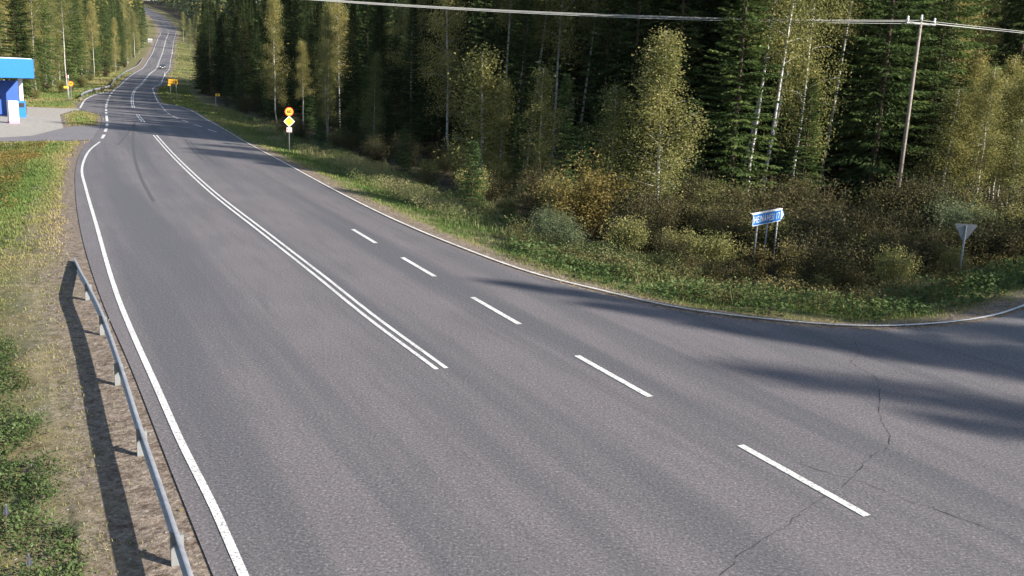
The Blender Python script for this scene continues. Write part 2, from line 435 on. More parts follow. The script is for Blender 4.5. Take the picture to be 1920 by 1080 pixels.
def height(P, e=None):
    P = np.atleast_2d(np.asarray(P, float))
    if e is None: e = edge_dist(P)
    i, lat = nearest(P)
    z = RISE_I[i].copy()
    out = np.clip(e, 0, None)
    r = lat > 0
    ditchR = np.interp(out, [0, .5, 1.2, 4, 6.5, 9, 40], [-.02, -.03, -.09, -.45, -.75, -.5, -.5])
    ditchL = np.interp(out, [0, .5, 1.8, 5, 9, 14, 40], [-.02, -.03, -.06, -.55, -.85, -.7, -.7])
    far = np.clip((P[:, 1] - 60) / 60, 0, 1)
    farL_ = np.interp(out, [0, .5, 1.2, 5, 8, 14, 40], [-.02, -.03, -.06, -.25, -.3, .2, 2.0])
    ditchL = ditchL * (1 - far) + farL_ * far
    farR_ = np.interp(out, [0, .5, 1.2, 4, 9, 14, 40], [-.02, -.03, -.06, -.2, -.1, .3, 1.5])
    f2 = np.clip((P[:, 1] - 90) / 40, 0, 1)
    ditchR = ditchR * (1 - f2) + farR_ * f2
    z += np.where(r, ditchR, ditchL)
    z += np.clip(out - 40, 0, 400) * 0.05 * np.clip((P[:, 1] - 150) / 300, 0, 1)
    z += np.where(e > 1.5, (vnoise(P[:, 0], P[:, 1], 3.1, 1) - .5) * 0.22 + (vnoise(P[:, 0], P[:, 1], 0.9, 2) - .5) * 0.07, 0)
    z -= np.clip(-e / 3.0, 0, 1) * (0.05 + 0.0011 * np.clip(P[:, 1], 0, 400))
    return z

# ------------------------------------------------------------------ ground
def build_ground():
    ang = [-180 + 6 * k for k in range(23)] + list(np.arange(-42, -35, 0.8)) + list(np.arange(-35, 35, 0.17)) + list(np.arange(35, 42, 0.8)) + [42 + 6 * k for k in range(23)]
    ang = np.radians(np.array(ang))
    rad = [0.5, 3.0]
    while rad[-1] < 1700: rad.append(rad[-1] * (1.016 if rad[-1] < 160 else 1.03))
    rad += [2200, 3000]
    rad = np.array(rad); A, Q = len(ang), len(rad)
    X = rad[:, None] * np.sin(ang)[None]; Y = rad[:, None] * np.cos(ang)[None]
    P = np.c_[X.ravel(), Y.ravel()]
    e = edge_dist(P); z = height(P, e)
    V = np.c_[P, z]
    i = np.arange(Q - 1)[:, None] * A; j = np.arange(A)[None]; j2 = (j + 1) % A
    F = np.stack([i + j, i + j2, i + A + j2, i + A + j], -1).reshape(-1, 4)
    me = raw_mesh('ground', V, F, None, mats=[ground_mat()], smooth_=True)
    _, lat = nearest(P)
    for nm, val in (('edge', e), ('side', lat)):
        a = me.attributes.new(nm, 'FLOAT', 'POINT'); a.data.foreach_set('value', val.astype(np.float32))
    o = mobj('ground', me); tag(o, kind='structure')
def ground_mat():
    m, n, b = new_mat('ground_soil', 0.95); b.inputs['Specular IOR Level'].default_value = 0.1
    geo = N(n, 'ShaderNodeNewGeometry'); pos = geo.outputs['Position']
    e = N(n, 'ShaderNodeAttribute'); e.attribute_name = 'edge'; E_ = e.outputs['Fac']
    sd_ = N(n, 'ShaderNodeAttribute'); sd_.attribute_name = 'side'
    big = noise(n, pos, 0.55, 5, 0.6); fine = noise(n, pos, 14, 4, 0.75); mid = noise(n, pos, 3.0, 4, 0.65)
    pebble = N(n, 'ShaderNodeTexVoronoi', Scale=17.0); n.links.new(pos, pebble.inputs['Vector'])
    gcol = ramp(n, fine, [(0.32, (0.10, 0.08, 0.066)), (0.5, (0.19, 0.16, 0.135)), (0.64, (0.25, 0.215, 0.185)), (0.74, (0.40, 0.37, 0.33))])
    gcol = mix(n, 1.0, gcol, ramp(n, noise(n, pos, 4.5, 5, 0.7), [(0.36, (0.55, 0.50, 0.45)), (0.5, (0.95, 0.92, 0.88)), (0.66, (1.15, 1.13, 1.10))]), 'MULTIPLY')
    stone = mix(n, 1.0, gcol, ramp(n, pebble.outputs['Color'], [(0.2, (0.75, 0.75, 0.75)), (0.9, (1.25, 1.23, 1.2))]), 'MULTIPLY')
    litter = ramp(n, mid, [(0.3, (0.10, 0.078, 0.045)), (0.5, (0.17, 0.145, 0.075)), (0.7, (0.24, 0.20, 0.12))])
    turf = ramp(n, mid, [(0.3, (0.06, 0.075, 0.022)), (0.55, (0.11, 0.125, 0.04)), (0.75, (0.19, 0.165, 0.07))])
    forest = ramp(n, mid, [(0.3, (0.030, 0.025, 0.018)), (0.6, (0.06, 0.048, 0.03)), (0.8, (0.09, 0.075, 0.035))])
    ew = math_(n, 'ADD', E_, math_(n, 'MULTIPLY', math_(n, 'SUBTRACT', big, 0.5), 2.4))
    left = math_(n, 'LESS_THAN', sd_.outputs['Fac'], 0.0)
    # left gravel runs wider than right
    f1r = ramp(n, math_(n, 'DIVIDE', ew, 6.0), [(0.14, (0, 0, 0)), (0.26, (1, 1, 1))])
    f1l = ramp(n, math_(n, 'DIVIDE', ew, 6.0), [(0.14, (0, 0, 0)), (0.40, (1, 1, 1))])
    f1 = mix(n, left, f1r, f1l)
    c = mix(n, f1, stone, mix(n, ramp(n, big, [(0.42, (0, 0, 0)), (0.58, (1, 1, 1))]), turf, litter))
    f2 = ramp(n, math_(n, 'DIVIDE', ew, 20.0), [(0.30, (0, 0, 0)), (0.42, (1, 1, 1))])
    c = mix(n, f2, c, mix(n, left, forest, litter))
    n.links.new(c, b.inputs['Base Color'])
    bp = N(n, 'ShaderNodeBump', Strength=0.8, Distance=0.04); n.links.new(fine, bp.inputs['Height']); n.links.new(bp.outputs[0], b.inputs['Normal'])
    return m
build_ground()

# ------------------------------------------------------------------ road sheets
def cross_hits(i, side, polys, cap):
    p = CL[i, :2]; d = NR[i] * side; best = cap
    for L in polys:
        a = L[:-1]; b = L[1:]; s = b - a
        den = d[0] * s[:, 1] - d[1] * s[:, 0]; den = np.where(np.abs(den) < 1e-9, 1e-9, den)
        w_ = a - p
        t = (w_[:, 0] * s[:, 1] - w_[:, 1] * s[:, 0]) / den
        u = (w_[:, 0] * d[1] - w_[:, 1] * d[0]) / den
        ok = (u >= -1e-3) & (u <= 1.001) & (t > 0.5)
        if ok.any(): best = min(best, t[ok].min())
    return best
def build_road():
    rows = []; ids = [i for i in range(0, len(CL)) if i < 260 or i % 3 == 0]
    NC = 22
    seam = smooth(g2([(1641, 621), (1700, 636), (1800, 661), (1920, 698), (2100, 752)]), 1.0)
    dsm = seam[-1] - seam[-2]; dsm /= np.linalg.norm(dsm)
    seam = np.vstack([seam, seam[-1] + dsm * 60])
    V = []; UV = []
    for i in ids:
        far_ = CL[i, 1] > 200
        l = 4.3 if far_ else cross_hits(i, -1, [LB, LBfar, acc[[0, -1]]], 16.0)
        r = 4.1 if far_ else cross_hits(i, 1, [RB, RBfar, np.array([RB[-1], RBfar[0]])], 16.0)
        if not far_:
            rs = cross_hits(i, 1, [seam], 16.0)
            if rs < r: r = min(rs + 0.8, r)
        rows.append((l, r))
        for t in np.linspace(0, 1, NC):
            lat = -l + t * (l + r)
            q = CL[i, :2] + NR[i] * lat
            V.append((q[0], q[1], CL[i, 2])); UV.append((lat, CS[i]))
    n = len(ids); a = np.arange(n - 1)[:, None] * NC + np.arange(NC - 1)[None]
    F = np.stack([a, a + 1, a + NC + 1, a + NC], -1).reshape(-1, 4)[:, ::-1]
    me = raw_mesh('road', V, F, M['asphalt'], uv=UV)
    road = mobj('road', me); tag(road, kind='structure')
    # side road: from the seam to its far edge
    def sheet(name, poly, z, mat):
        from mathutils.geometry import tessellate_polygon
        poly = thin(np.array(poly), lambda p: 0.6)
        tri = tessellate_polygon([[Vector((p[0], p[1], 0)) for p in poly]])
        me = bpy.data.meshes.new(name); me.from_pydata([(p[0], p[1], z) for p in poly], [], tri); me.materials.append(mat)
        bm = bmesh.new(); bm.from_mesh(me); bmesh.ops.recalc_face_normals(bm, faces=bm.faces)
        if sum(f.normal.z for f in bm.faces) < 0: bmesh.ops.reverse_faces(bm, faces=bm.faces)
        bm.to_mesh(me); bm.free()
        o = mobj(name, me); tag(o, kind='structure'); return o
    sheet('side_road', np.vstack([SR, smooth(SRn[:4], 1.0), np.array([[15.5, 13.0]]), seam[seam[:, 0] < 17][::-1]]), 0.004, M['asphalt_side'])
    near_R = RB[RB[:, 1] < 34]; near_R = near_R[np.argsort(-near_R[:, 0])] if False else near_R[::-1]
    sheet('junction_asphalt', np.vstack([near_R, SR[np.linalg.norm(SR - SR[0], axis=1) < 9], np.array([[20.0, 26.0], [13.0, 16.0], [4.0, 22.0]])]), -0.005, M['asphalt'])
    sheet('access_road', acc, 0.004, M['asphalt_access'])
    sheet('yard', YARD, 0.006, M['yard'])
    return road
ROAD = build_road()

def zroad(P):
    i, _ = nearest(P); return CL[i, 2]
def strip(name, path, width, mat, lift=0.010, parent=ROAD, off=0.0, wob=0.0):
    path = np.array(path, float); p2 = path[:, :2]
    t = np.gradient(p2, axis=0); t /= np.linalg.norm(t, axis=1)[:, None]; nn = np.c_[t[:, 1], -t[:, 0]]
    wd = np.full(len(p2), width / 2)
    if wob: wd = wd * np.clip(1 + wob * rng.normal(0, 1.2, len(p2)), .05, 2.6)
    z = (zroad(p2) if path.shape[1] == 2 else path[:, 2]) + lift + 0.00006 * np.linalg.norm(p2, axis=1)
    a = p2 + nn * (off - wd)[:, None]; b = p2 + nn * (off + wd)[:, None]
    V = np.vstack([np.c_[a, z], np.c_[b, z]]); n = len(p2); k = np.arange(n - 1)
    F = np.stack([k, k + n, k + n + 1, k + 1], -1)[:, ::-1]
    o = mobj(name, raw_mesh(name, V, F, mat), parent)
    return o
def cl_part(s0, s1, lat=0.0, step=1):
    i = np.arange(int(s0), int(s1) + 1, step)
    return np.c_[CL[i, :2] + NR[i] * lat, CL[i, 2]]
def s_of(px, py): return nearest(g2([(px, py)]))[0][0]
# centre line: a near pair, a short pair between the junction mouths, and the pair beyond
S530 = int(np.argmin(np.abs(CL[:, 1] - 530)))
for a, b in (((828, 692), (290, 253)), ((271.5, 230), (258.5, 215.5)), ((256, 202), (252.5, 170))):
    s0, s1 = s_of(*a), s_of(*b)
    if b == (252.5, 170): s1 = S530
    for o in (-0.115, 0.115):
        strip('centre_line', cl_part(s0, s1, o), 0.10 if s1 < 300 else 0.12, M['paint'])
# left edge line, near
LE = smooth(g2([(455, 1075), (400, 950), (340, 830), (300, 740), (222, 560), (180, 420), (160, 350), (153.5, 320), (160, 295), (170, 280), (187.5, 266)]), 0.5)
dle = LE[0] - LE[1]; dle /= np.linalg.norm(dle)
strip('edge_line', np.vstack([LE[0] + dle * 8, LE]), 0.125, M['paint'])
for a, b in [((191.4, 259.8), (195.3, 252.8)), ((196.9, 247.3), (199.7, 241)), ((200.3, 237.2), (201, 231.7)), ((200.8, 227.8), (199.7, 216.9)),
             ((199.4, 213.7), (198.9, 210.6)), ((198.9, 208.3), (198.8, 205.2)), ((198.8, 202.8), (198.9, 199.7)), ((199.4, 198.1), (199.7, 195.8)),
             ((200.6, 194.2), (200.9, 191)), ((202, 188.8), (202.5, 187.2)), ((203.6, 184.8), (204.4, 183.3)), ((205.6, 180.9), (206.6, 178.6)), ((208.6, 175.5), (210, 173.5))]:
    q = g2([a, b]); strip('guide_dash', np.array([q[0], (q[0] + q[1]) / 2, q[1]]), 0.22, M['paint'])
i_m = nearest(g2([(223, 162)]))[0][0]
lf = smooth(np.vstack([g2([(211, 172), (216, 167.5), (223, 162)]), *[[CL[i, :2] - NR[i] * 3.75] for i in range(i203 + 6, S530, 6)]]), 1.0)
strip('edge_line', lf, 0.16, M['paint'])
strip('edge_line', smooth(g2([(150, 203), (157, 190.5), (160, 187), (173, 180), (190.6, 174.7), (208, 172.3)]), 0.7), 0.18, M['paint'])
# right edge line round the turning lane and into the side road
re_ = smooth(g2([(297, 192.7), (306, 195), (331, 199), (358, 207.5), (384, 222.3), (425, 245), (450, 260.6), (540, 309), (640, 363), (740, 412), (860, 462), (1000, 512),
                 (1130, 545), (1280, 578), (1500, 604), (1640, 611), (1770, 605), (1860, 592), (1920, 573), (1990, 545), (2070, 507)]), 0.5)
strip('edge_line', re_, 0.10, M['paint'], lift=0.014)
rf = smooth(np.vstack([g2([(297, 192.7), (292, 183), (289, 174.7), (287.5, 165)]), *[[CL[i, :2] + NR[i] * 3.65] for i in range(i203 + 2, S530, 6)]]), 1.0)
strip('edge_line', rf, 0.14, M['paint'])
for a, b in [((661.3, 430.2), (704.8, 456.3)), ((754.3, 483.2), (815, 518.8)), ((885.7, 557.8), (974, 608.5)), ((1081.5, 667.2), (1218.9, 744.4)), ((1388.4, 835.4), (1626, 968)),
             ((299.2, 195.8), (302.3, 198.1)), ((303.1, 199.7), (306.6, 203.1)), ((307, 205.2), (311.7, 209)), ((312.8, 211.1), (319.5, 215)), ((322.7, 217.7), (334.4, 222.3)),
             ((340.6, 225), (353, 229.4)), ((363.3, 233.3), (378, 238)), ((390, 242.7), (406, 247.8))]:
    q = g2([a, b]); strip('lane_dash', np.array([q[0] * (1 - t) + q[1] * t for t in np.linspace(0, 1, 5)]), 0.155 if a[1] > 400 else 0.16, M['paint'])
# cracks, cut joints and tyre marks
def wiggle(P, amp=0.05, step=0.12):
    P = smooth(g2(P), step); n = len(P)
    o = np.cumsum(rng.normal(0, amp * 0.5, (n, 2)), axis=0); o -= np.linspace(0, 1, n)[:, None] * o[-1]
    return P + o * 0.6 + rng.normal(0, 0.012, (n, 2))
for P, wd in (([(1603, 640), (1612, 668), (1605, 680), (1645, 705), (1652, 750), (1648, 770), (1662, 800), (1674, 824), (1640, 860), (1596, 896)], 0.009),
              ([(1596, 896), (1540, 935), (1480, 975), (1440, 1000), (1400, 1030), (1350, 1078)], 0.010),
              ([(1596, 896), (1680, 930), (1780, 965), (1860, 995), (1925, 1025)], 0.008), ([(1596, 896), (1560, 890), (1500, 870)], 0.006),
              ([(845, 690), (900, 730), (960, 770), (1015, 800)], 0.004), ([(1330, 665), (1390, 685), (1460, 700)], 0.004)):
    strip('road_crack', wiggle(P), wd, M['crack'], lift=0.005, wob=0.6)
for P, wd in (([(253, 228), (250, 262), (254, 300), (268, 340), (289, 378)], 0.15), ([(252, 232), (238, 252), (222, 272)], 0.12),
              ([(348, 262), (362, 282), (380, 300)], 0.1), ([(356, 264), (372, 282), (402, 305)], 0.1)):
    strip('tyre_mark', smooth(g2(P), 0.5), wd, M['tyre'], lift=0.005)
for P in ([(205, 478), (240, 474), (330, 469)], [(186, 401), (215, 398), (262, 395)]):
    strip('road_joint', wiggle(P, 0.01), 0.02, M['asphalt_access'], lift=0.005)

# ------------------------------------------------------------------ foliage
def rhombi(C, D, S, L, Wd, tint):
    """leaf-sized kites: base C, direction D, side S"""
    n = len(C); L = np.broadcast_to(np.asarray(L, float), (n,))[:, None]; Wd = np.broadcast_to(np.asarray(Wd, float), (n,))[:, None]
    V = np.empty((n, 4, 3))
    V[:, 0] = C; V[:, 1] = C + D * L * 0.45 + S * Wd * 0.5; V[:, 2] = C + D * L; V[:, 3] = C + D * L * 0.45 - S * Wd * 0.5
    return V.reshape(-1, 3), np.arange(4 * n).reshape(n, 4), np.repeat(tint, 4)
def unit(v): return v / np.maximum(np.linalg.norm(v, axis=-1, keepdims=True), 1e-9)
def rnd_dir(n, r_): return unit(r_.normal(0, 1, (n, 3)))

def spruce_mesh(seed, h, rmax, zlow, step, dens, droop=0.35, nl=0.26, sparse=0.0, mat='needle'):
    r_ = np.random.default_rng(seed); C = []; D = []; S = []; L = []; Wd = []; T = []
    z = zlow
    while z < h - 0.15:
        q = (h - z) / (h - zlow)
        n = r_.integers(4, 7)
        a0 = r_.random() * 6.28
        for k in range(n):
            if r_.random() < sparse: continue
            az = a0 + k * 6.283 / n + r_.normal(0, .25)
            Lb = rmax * (q ** 0.8) * r_.uniform(.65, 1.15) * (0.6 + 0.4 * min(1, (1 - q) / .12)) + 0.12
            el = np.interp(q, [0, .25, 1], [.75, .15, -droop]) + r_.normal(0, .08)
            m = max(5, int(Lb * dens))
            t = np.linspace(0.12, 1, m) + r_.normal(0, .01, m)
            hx = np.array([math.cos(az), math.sin(az), 0])
            zz_ = np.sin(el) * t + 0.22 * droop * (t ** 2) * (1.2 if q > .3 else .3)
            B = np.c_[hx[0] * Lb * t * math.cos(el), hx[1] * Lb * t * math.cos(el), z + Lb * zz_]
            sd = np.array([-hx[1], hx[0], 0]); br = unit(hx * math.cos(el) + np.array([0, 0, math.sin(el)]))
            base_t = r_.normal(.42, .1)
            for s in (-1, 1, -1, 1, 0):
                lat = s * (0.30 * Lb * (1 - t) + .10) * r_.uniform(.25, 1, m)
                Cc = B + sd * lat[:, None] + np.c_[np.zeros(m), np.zeros(m), -np.abs(lat) * .35 - r_.random(m) * .05]
                dd = unit(br * .8 + sd * (s * .75) + np.c_[r_.normal(0, .25, m), r_.normal(0, .25, m), r_.normal(-.30, .22, m)])
                C.append(Cc); D.append(dd); S.append(unit(np.cross(dd, r_.normal(0, .5, (m, 3)) + np.array([0, 0, 1.0]))))
                L.append(nl * r_.uniform(.7, 1.35, m)); Wd.append(nl * .36 * r_.uniform(.7, 1.3, m))
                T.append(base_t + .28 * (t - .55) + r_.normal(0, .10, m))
        z += step * r_.uniform(.75, 1.25) * (0.55 + 0.45 * q)
    C, D, S = map(np.vstack, (C, D, S)); L, Wd, T = map(np.concatenate, (L, Wd, T))
    V, F, tt = rhombi(C, D, S, L, Wd, T)
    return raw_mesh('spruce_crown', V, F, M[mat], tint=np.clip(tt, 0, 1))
def trunk_mesh(name, path, r0, r1, mat, n=7, extra=()):
    b = MB(); k = len(path); b.tube(path, [r0 + (r1 - r0) * (i / (k - 1)) ** .9 for i in range(k)], n)
    for p, a, c in extra: b.tube(p, [a + (c - a) * i / (len(p) - 1) for i in range(len(p))], 5)
    return b.mesh(name, mat, True)
def birch_parts(seed, h, rmax, zlow, n_limb, n_leaf, leaf, lean=0.0, mat='leaf_yellow', tr=0.11, hang=0.5, clump=0.32, top=0.5):
    """white trunk with limbs and a loose crown made of leaves round the twig ends"""
    r_ = np.random.default_rng(seed)
    ts = np.linspace(0, 1, 9); wob = np.cumsum(r_.normal(0, .012 * h / 3, (9, 2)), axis=0)
    path = np.c_[wob[:, 0] + lean * h * ts, wob[:, 1], h * ts]; path[0, :2] = 0
    at_ = lambda z: np.array([np.interp(z, path[:, 2], path[:, k]) for k in range(3)])
    ex = []; tw = []
    for k in range(n_limb):
        q = (k + r_.random()) / n_limb; z = zlow + (h * .97 - zlow) * q ** .95
        az = k * 2.4 + r_.normal(0, .4); Lb = rmax * r_.uniform(.6, 1.1) * min(1, .45 + q * 3) * (1 - q) ** top + .25
        el = np.interp(q, [0, 1], [.45, 1.1]) + r_.normal(0, .12)
        p0 = at_(z); d = np.array([math.cos(az) * math.cos(el), math.sin(az) * math.cos(el), math.sin(el)])
        m = 5; pts = [p0]
        for j in range(1, m):
            d = unit(d + np.array([0, 0, -.10 * hang * j]) + r_.normal(0, .08, 3)); pts.append(pts[-1] + d * Lb / (m - 1))
        ex.append((pts, max(.012, .028 * Lb / rmax * tr / .1), .006))
        pts = np.array(pts)
        for j in range(int(3 + 5 * Lb / max(rmax, .1))):
            t = r_.uniform(.25, 1.0) * (m - 1); i = min(int(t), m - 2)
            p = pts[i] + (pts[i + 1] - pts[i]) * (t - i)
            tw.append(p + r_.normal(0, .16 * Lb + .05, 3) * np.array([1, 1, .7]))
    tw = np.array(tw); wgt = r_.uniform(.3, 1.5, len(tw)); wgt /= wgt.sum(); n_leaf = int(n_leaf * 1.6)
    pick = r_.choice(len(tw), n_leaf, p=wgt); tint0 = r_.normal(.5, .16, len(tw))
    C = tw[pick] + r_.normal(0, clump, (n_leaf, 3)) * np.array([1, 1, 1.15])
    C[:, 2] -= np.abs(r_.normal(0, .25 * hang, n_leaf))
    D = unit(r_.normal(0, .8, (n_leaf, 3)) + np.array([0, 0, -.6])); S = unit(np.cross(D, rnd_dir(n_leaf, r_)))
    leaf = leaf * .78
    V, F, tt = rhombi(C, D, S, leaf * r_.uniform(.7, 1.3, n_leaf), leaf * .75 * r_.uniform(.7, 1.3, n_leaf), tint0[pick] + r_.normal(0, .13, n_leaf))
    return trunk_mesh('birch_trunk', path, tr, tr * .18, M['birch_bark'], 8, ex), raw_mesh('birch_crown', V, F, M[mat], tint=np.clip(tt, 0, 1))
def shrub_parts(seed, h, r, n_stem, n_leaf, leaf, mat, low=0.15, slim=.75):
    r_ = np.random.default_rng(seed); b = MB(); tw = []
    for k in range(n_stem):
        az = r_.random() * 6.28; sp = r_.uniform(.15, 1) * r; hh = h * r_.uniform(.65, 1.0) * (1 - .25 * sp / r)
        pts = [np.array([math.cos(az) * sp * .12, math.sin(az) * sp * .12, -0.1])]
        for j in range(1, 5):
            t = j / 4; pts.append(np.array([math.cos(az) * sp * (.12 + .88 * t ** 1.3), math.sin(az) * sp * (.12 + .88 * t ** 1.3), hh * t]) + r_.normal(0, .04 * h / 2, 3))
        b.tube(pts, [.018, .014, .011, .008, .004], 4, False)
        pts = np.array(pts)
        for j in range(9):
            t = (low + (1 - low) * r_.random() ** .8) * 4; i = min(int(t), 3); tw.append(pts[i] + (pts[i + 1] - pts[i]) * (t - i) + r_.normal(0, .10 * r + .03, 3))
    n_leaf = int(n_leaf * 1.7); leaf *= .76
    tw = np.array(tw); pick = r_.integers(0, len(tw), n_leaf); t0 = r_.normal(.5, .17, len(tw))
    C = tw[pick] + r_.normal(0, .11 * r + .04, (n_leaf, 3)); C[:, 2] = np.abs(C[:, 2])
    D = unit(r_.normal(0, .7, (n_leaf, 3)) + np.array([0, 0, .45])); S = unit(np.cross(D, rnd_dir(n_leaf, r_)))
    V, F, tt = rhombi(C, D, S, leaf * r_.uniform(.7, 1.35, n_leaf), leaf * slim * r_.uniform(.7, 1.3, n_leaf), t0[pick] + r_.normal(0, .14, n_leaf))
    return b.mesh('stems', M['twig']), raw_mesh('foliage', V, F, M[mat], tint=np.clip(tt, 0, 1))

PROTO = {}
def proto(kind, stem_name, stem, crown_name, crown): PROTO.setdefault(kind, []).append((stem_name, stem, crown_name, crown))
for s_, h, rm, zl, dn, dr, sp in ((1, 24, 3.4, 1.6, 7.5, .40, .0), (2, 21, 2.9, .9, 8, .32, .0), (3, 26, 3.0, 4.5, 7, .45, .08), (4, 19, 3.1, .7, 8, .36, .0), (5, 23, 2.5, 2.2, 7.5, .5, .04)):
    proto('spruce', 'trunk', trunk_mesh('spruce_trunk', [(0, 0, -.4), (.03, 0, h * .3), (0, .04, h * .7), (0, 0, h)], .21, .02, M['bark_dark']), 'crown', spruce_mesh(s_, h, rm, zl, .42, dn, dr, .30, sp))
for s_, h, rm, zl, dn, dr in ((61, 20, 3.3, .6, 9, .42), (62, 23, 3.6, .8, 8, .55)):
    proto('sunlit_spruce', 'trunk', trunk_mesh('spruce_trunk', [(0, 0, -.4), (.03, 0, h * .3), (0, .04, h * .7), (0, 0, h)], .21, .02, M['bark_dark']), 'crown', spruce_mesh(s_, h, rm, zl, .46, dn, dr, .27, .04, 'needle_sunlit'))  # spruces for sunny spots, sunlight painted into their lighter needles
for s_, h, rm in ((11, 5.5, 1.15), (12, 4.2, 1.0), (13, 7.0, 1.3)):
    proto('young_spruce', 'trunk', trunk_mesh('young_spruce_trunk', [(0, 0, -.3), (.02, 0, h * .5), (0, 0, h * .98)], .06, .008, M['bark_dark']), 'crown', spruce_mesh(s_, h, rm, .25, .26, 12, .18, .17, .0, 'needle_young'))
for s_, h, rm, zl, nl_, nf, ln, mt in ((21, 20, 2.6, 7.5, 34, 9500, .02, 'leaf_yellow'), (22, 18, 2.2, 3.5, 38, 11000, -.03, 'leaf_yellow'), (23, 22, 2.4, 9.5, 30, 8000, .05, 'leaf_olive'), (24, 17, 2.3, 2.2, 38, 12000, .0, 'leaf_olive'), (25, 19, 2.0, 6.0, 32, 8000, .06, 'leaf_yellow')):
    t_, c_ = birch_parts(s_, h, rm, zl, nl_, nf, .15, ln, mt, .10); proto('birch', 'trunk', t_, 'crown', c_)
for s_, h, rm, zl, nl_, nf, mt in ((31, 10, 2.1, 1.6, 44, 12000, 'leaf_olive'), (32, 8, 1.3, 1.0, 34, 6500, 'leaf_olive'), (33, 6.2, 1.0, .9, 26, 4200, 'leaf_yellow'), (34, 9.5, 1.2, 2.2, 30, 5500, 'leaf_yellow'), (35, 11, 1.5, 3.0, 34, 7000, 'leaf_yellow')):
    t_, c_ = birch_parts(s_, h, rm, zl, nl_, nf, .105, 0.01, mt, .045 + h * .0025, .35, .22, .9); proto('young_birch', 'trunk', t_, 'crown', c_)
for k_i, (kind, h, r, ns, nf, lf_, mt) in enumerate((('gold_shrub', 3.4, 1.5, 16, 5500, .10, 'leaf_gold'), ('willow_shrub', 2.6, 1.25, 18, 4500, .12, 'leaf_willow'), ('brown_shrub', 3.0, 1.5, 20, 3800, .10, 'leaf_brown'),
                                                 ('brown_shrub', 2.5, 1.3, 16, 3000, .10, 'leaf_brown'), ('brown_shrub', 2.1, 1.4, 18, 3000, .10, 'leaf_brown'), ('rust_shrub', 1.7, .8, 12, 1500, .10, 'leaf_rust'), ('rust_shrub', 1.25, .7, 12, 1200, .09, 'leaf_rust'),
                                                 ('olive_shrub', 2.4, 1.2, 14, 3000, .10, 'leaf_olive'), ('olive_shrub', 1.6, .9, 12, 1800, .09, 'leaf_olive'))):
    a_, b_ = shrub_parts(50 + k_i, h, r, ns, nf, lf_, mt, slim=.4 if kind == 'willow_shrub' else .75); proto(kind, 'stems', a_, 'foliage', b_)
NAMES = {'spruce': ('spruce_tree', 'tree'), 'sunlit_spruce': ('spruce_tree', 'tree'), 'young_spruce': ('young_spruce_tree', 'tree'), 'birch': ('birch_tree', 'tree'), 'young_birch': ('young_birch_tree', 'tree'),
         'gold_shrub': ('golden_shrub', 'shrub'), 'willow_shrub': ('willow_shrub', 'shrub'), 'brown_shrub': ('brown_shrub', 'shrub'), 'rust_shrub': ('rusty_shrub', 'shrub'), 'olive_shrub': ('olive_shrub', 'shrub')}
PLACED = []
def proj(x, y, z):
    v = np.array([x, y, z]) - np.array([0, 0, CAMH]); d = v @ _f
    return 960 + FPX * (v @ CR) / d, 540 - FPX * (v @ CU) / d
LOOK = {'sunlit_spruce': ['dense green spruce', 'drooping green spruce'], 'spruce': ['broad dark spruce', 'full low-branched spruce', 'bare-stemmed tall spruce', 'bushy spruce', 'narrow dark spruce'],
        'birch': ['high-crowned yellow birch', 'slim yellow birch', 'bare-trunked olive birch', 'bushy olive birch', 'leaning slim birch'],
        'young_birch': ['broad young birch', 'slim young birch', 'small yellow birch', 'thin-stemmed yellow birch', 'lanky yellow birch'],
        'young_spruce': ['young spruce', 'small young spruce', 'taller young spruce'],
        'olive_shrub': ['olive-leaved shrub', 'low olive shrub'], 'brown_shrub': ['brown half-bare shrub', 'thin brown shrub', 'low brown shrub'],
        'willow_shrub': ['grey-leaved willow shrub'], 'rust_shrub': ['rusty shrub', 'low rusty shrub'], 'gold_shrub': ['golden shrub']}
ZONES = [(-400, 118, 'above the blue canopy'), (118, 175, 'behind the left speed sign'), (175, 235, 'above the far guardrail'), (235, 300, 'left of the climbing road'),
         (300, 365, 'right of the climbing road'), (365, 425, 'behind the small yellow plate'), (425, 500, 'left of the diamond sign'), (500, 585, 'behind the diamond sign'),
         (585, 700, 'right of the diamond sign'), (700, 800, 'midway along the forest'), (800, 900, 'behind the leafy birch'), (900, 985, 'behind the thin birch'),
         (985, 1070, 'behind the pale birch'), (1070, 1180, 'behind the orange-gold bush'), (1180, 1300, 'behind the broad birch'), (1300, 1395, 'left of the blue sign'),
         (1395, 1490, 'behind the blue sign'), (1490, 1600, 'right of the blue sign'), (1600, 1690, 'left of the pole'), (1690, 1770, 'right of the pole'),
         (1770, 1850, 'behind the triangular sign'), (1850, 3000, 'near the right edge')]
AUTO = []; LAST = [None]
def tell_apart():
    by = {}
    for o in AUTO: by.setdefault(o['label'], []).append(o)
    for lab, L in by.items():
        if len(L) < 2: continue
        L.sort(key=lambda o: proj(o.location[0], o.location[1], 1.0)[0])
        for i, o in enumerate(L):
            w_ = 'leftmost' if i == 0 else 'rightmost' if i == len(L) - 1 else ('second', 'third', 'fourth', 'fifth', 'sixth', 'seventh')[min(i - 1, 5)] + ' from left'
            o['label'] = lab + ', ' + w_
def where_label(kind, var, x, y, e, place):
    px = proj(x, y, 1.0)[0]
    zn = next((t for a, b, t in ZONES if a <= px < b), 'near the right edge')
    return f"{LOOK[kind][var % len(LOOK[kind])]} {place(e, y)} {zn}"
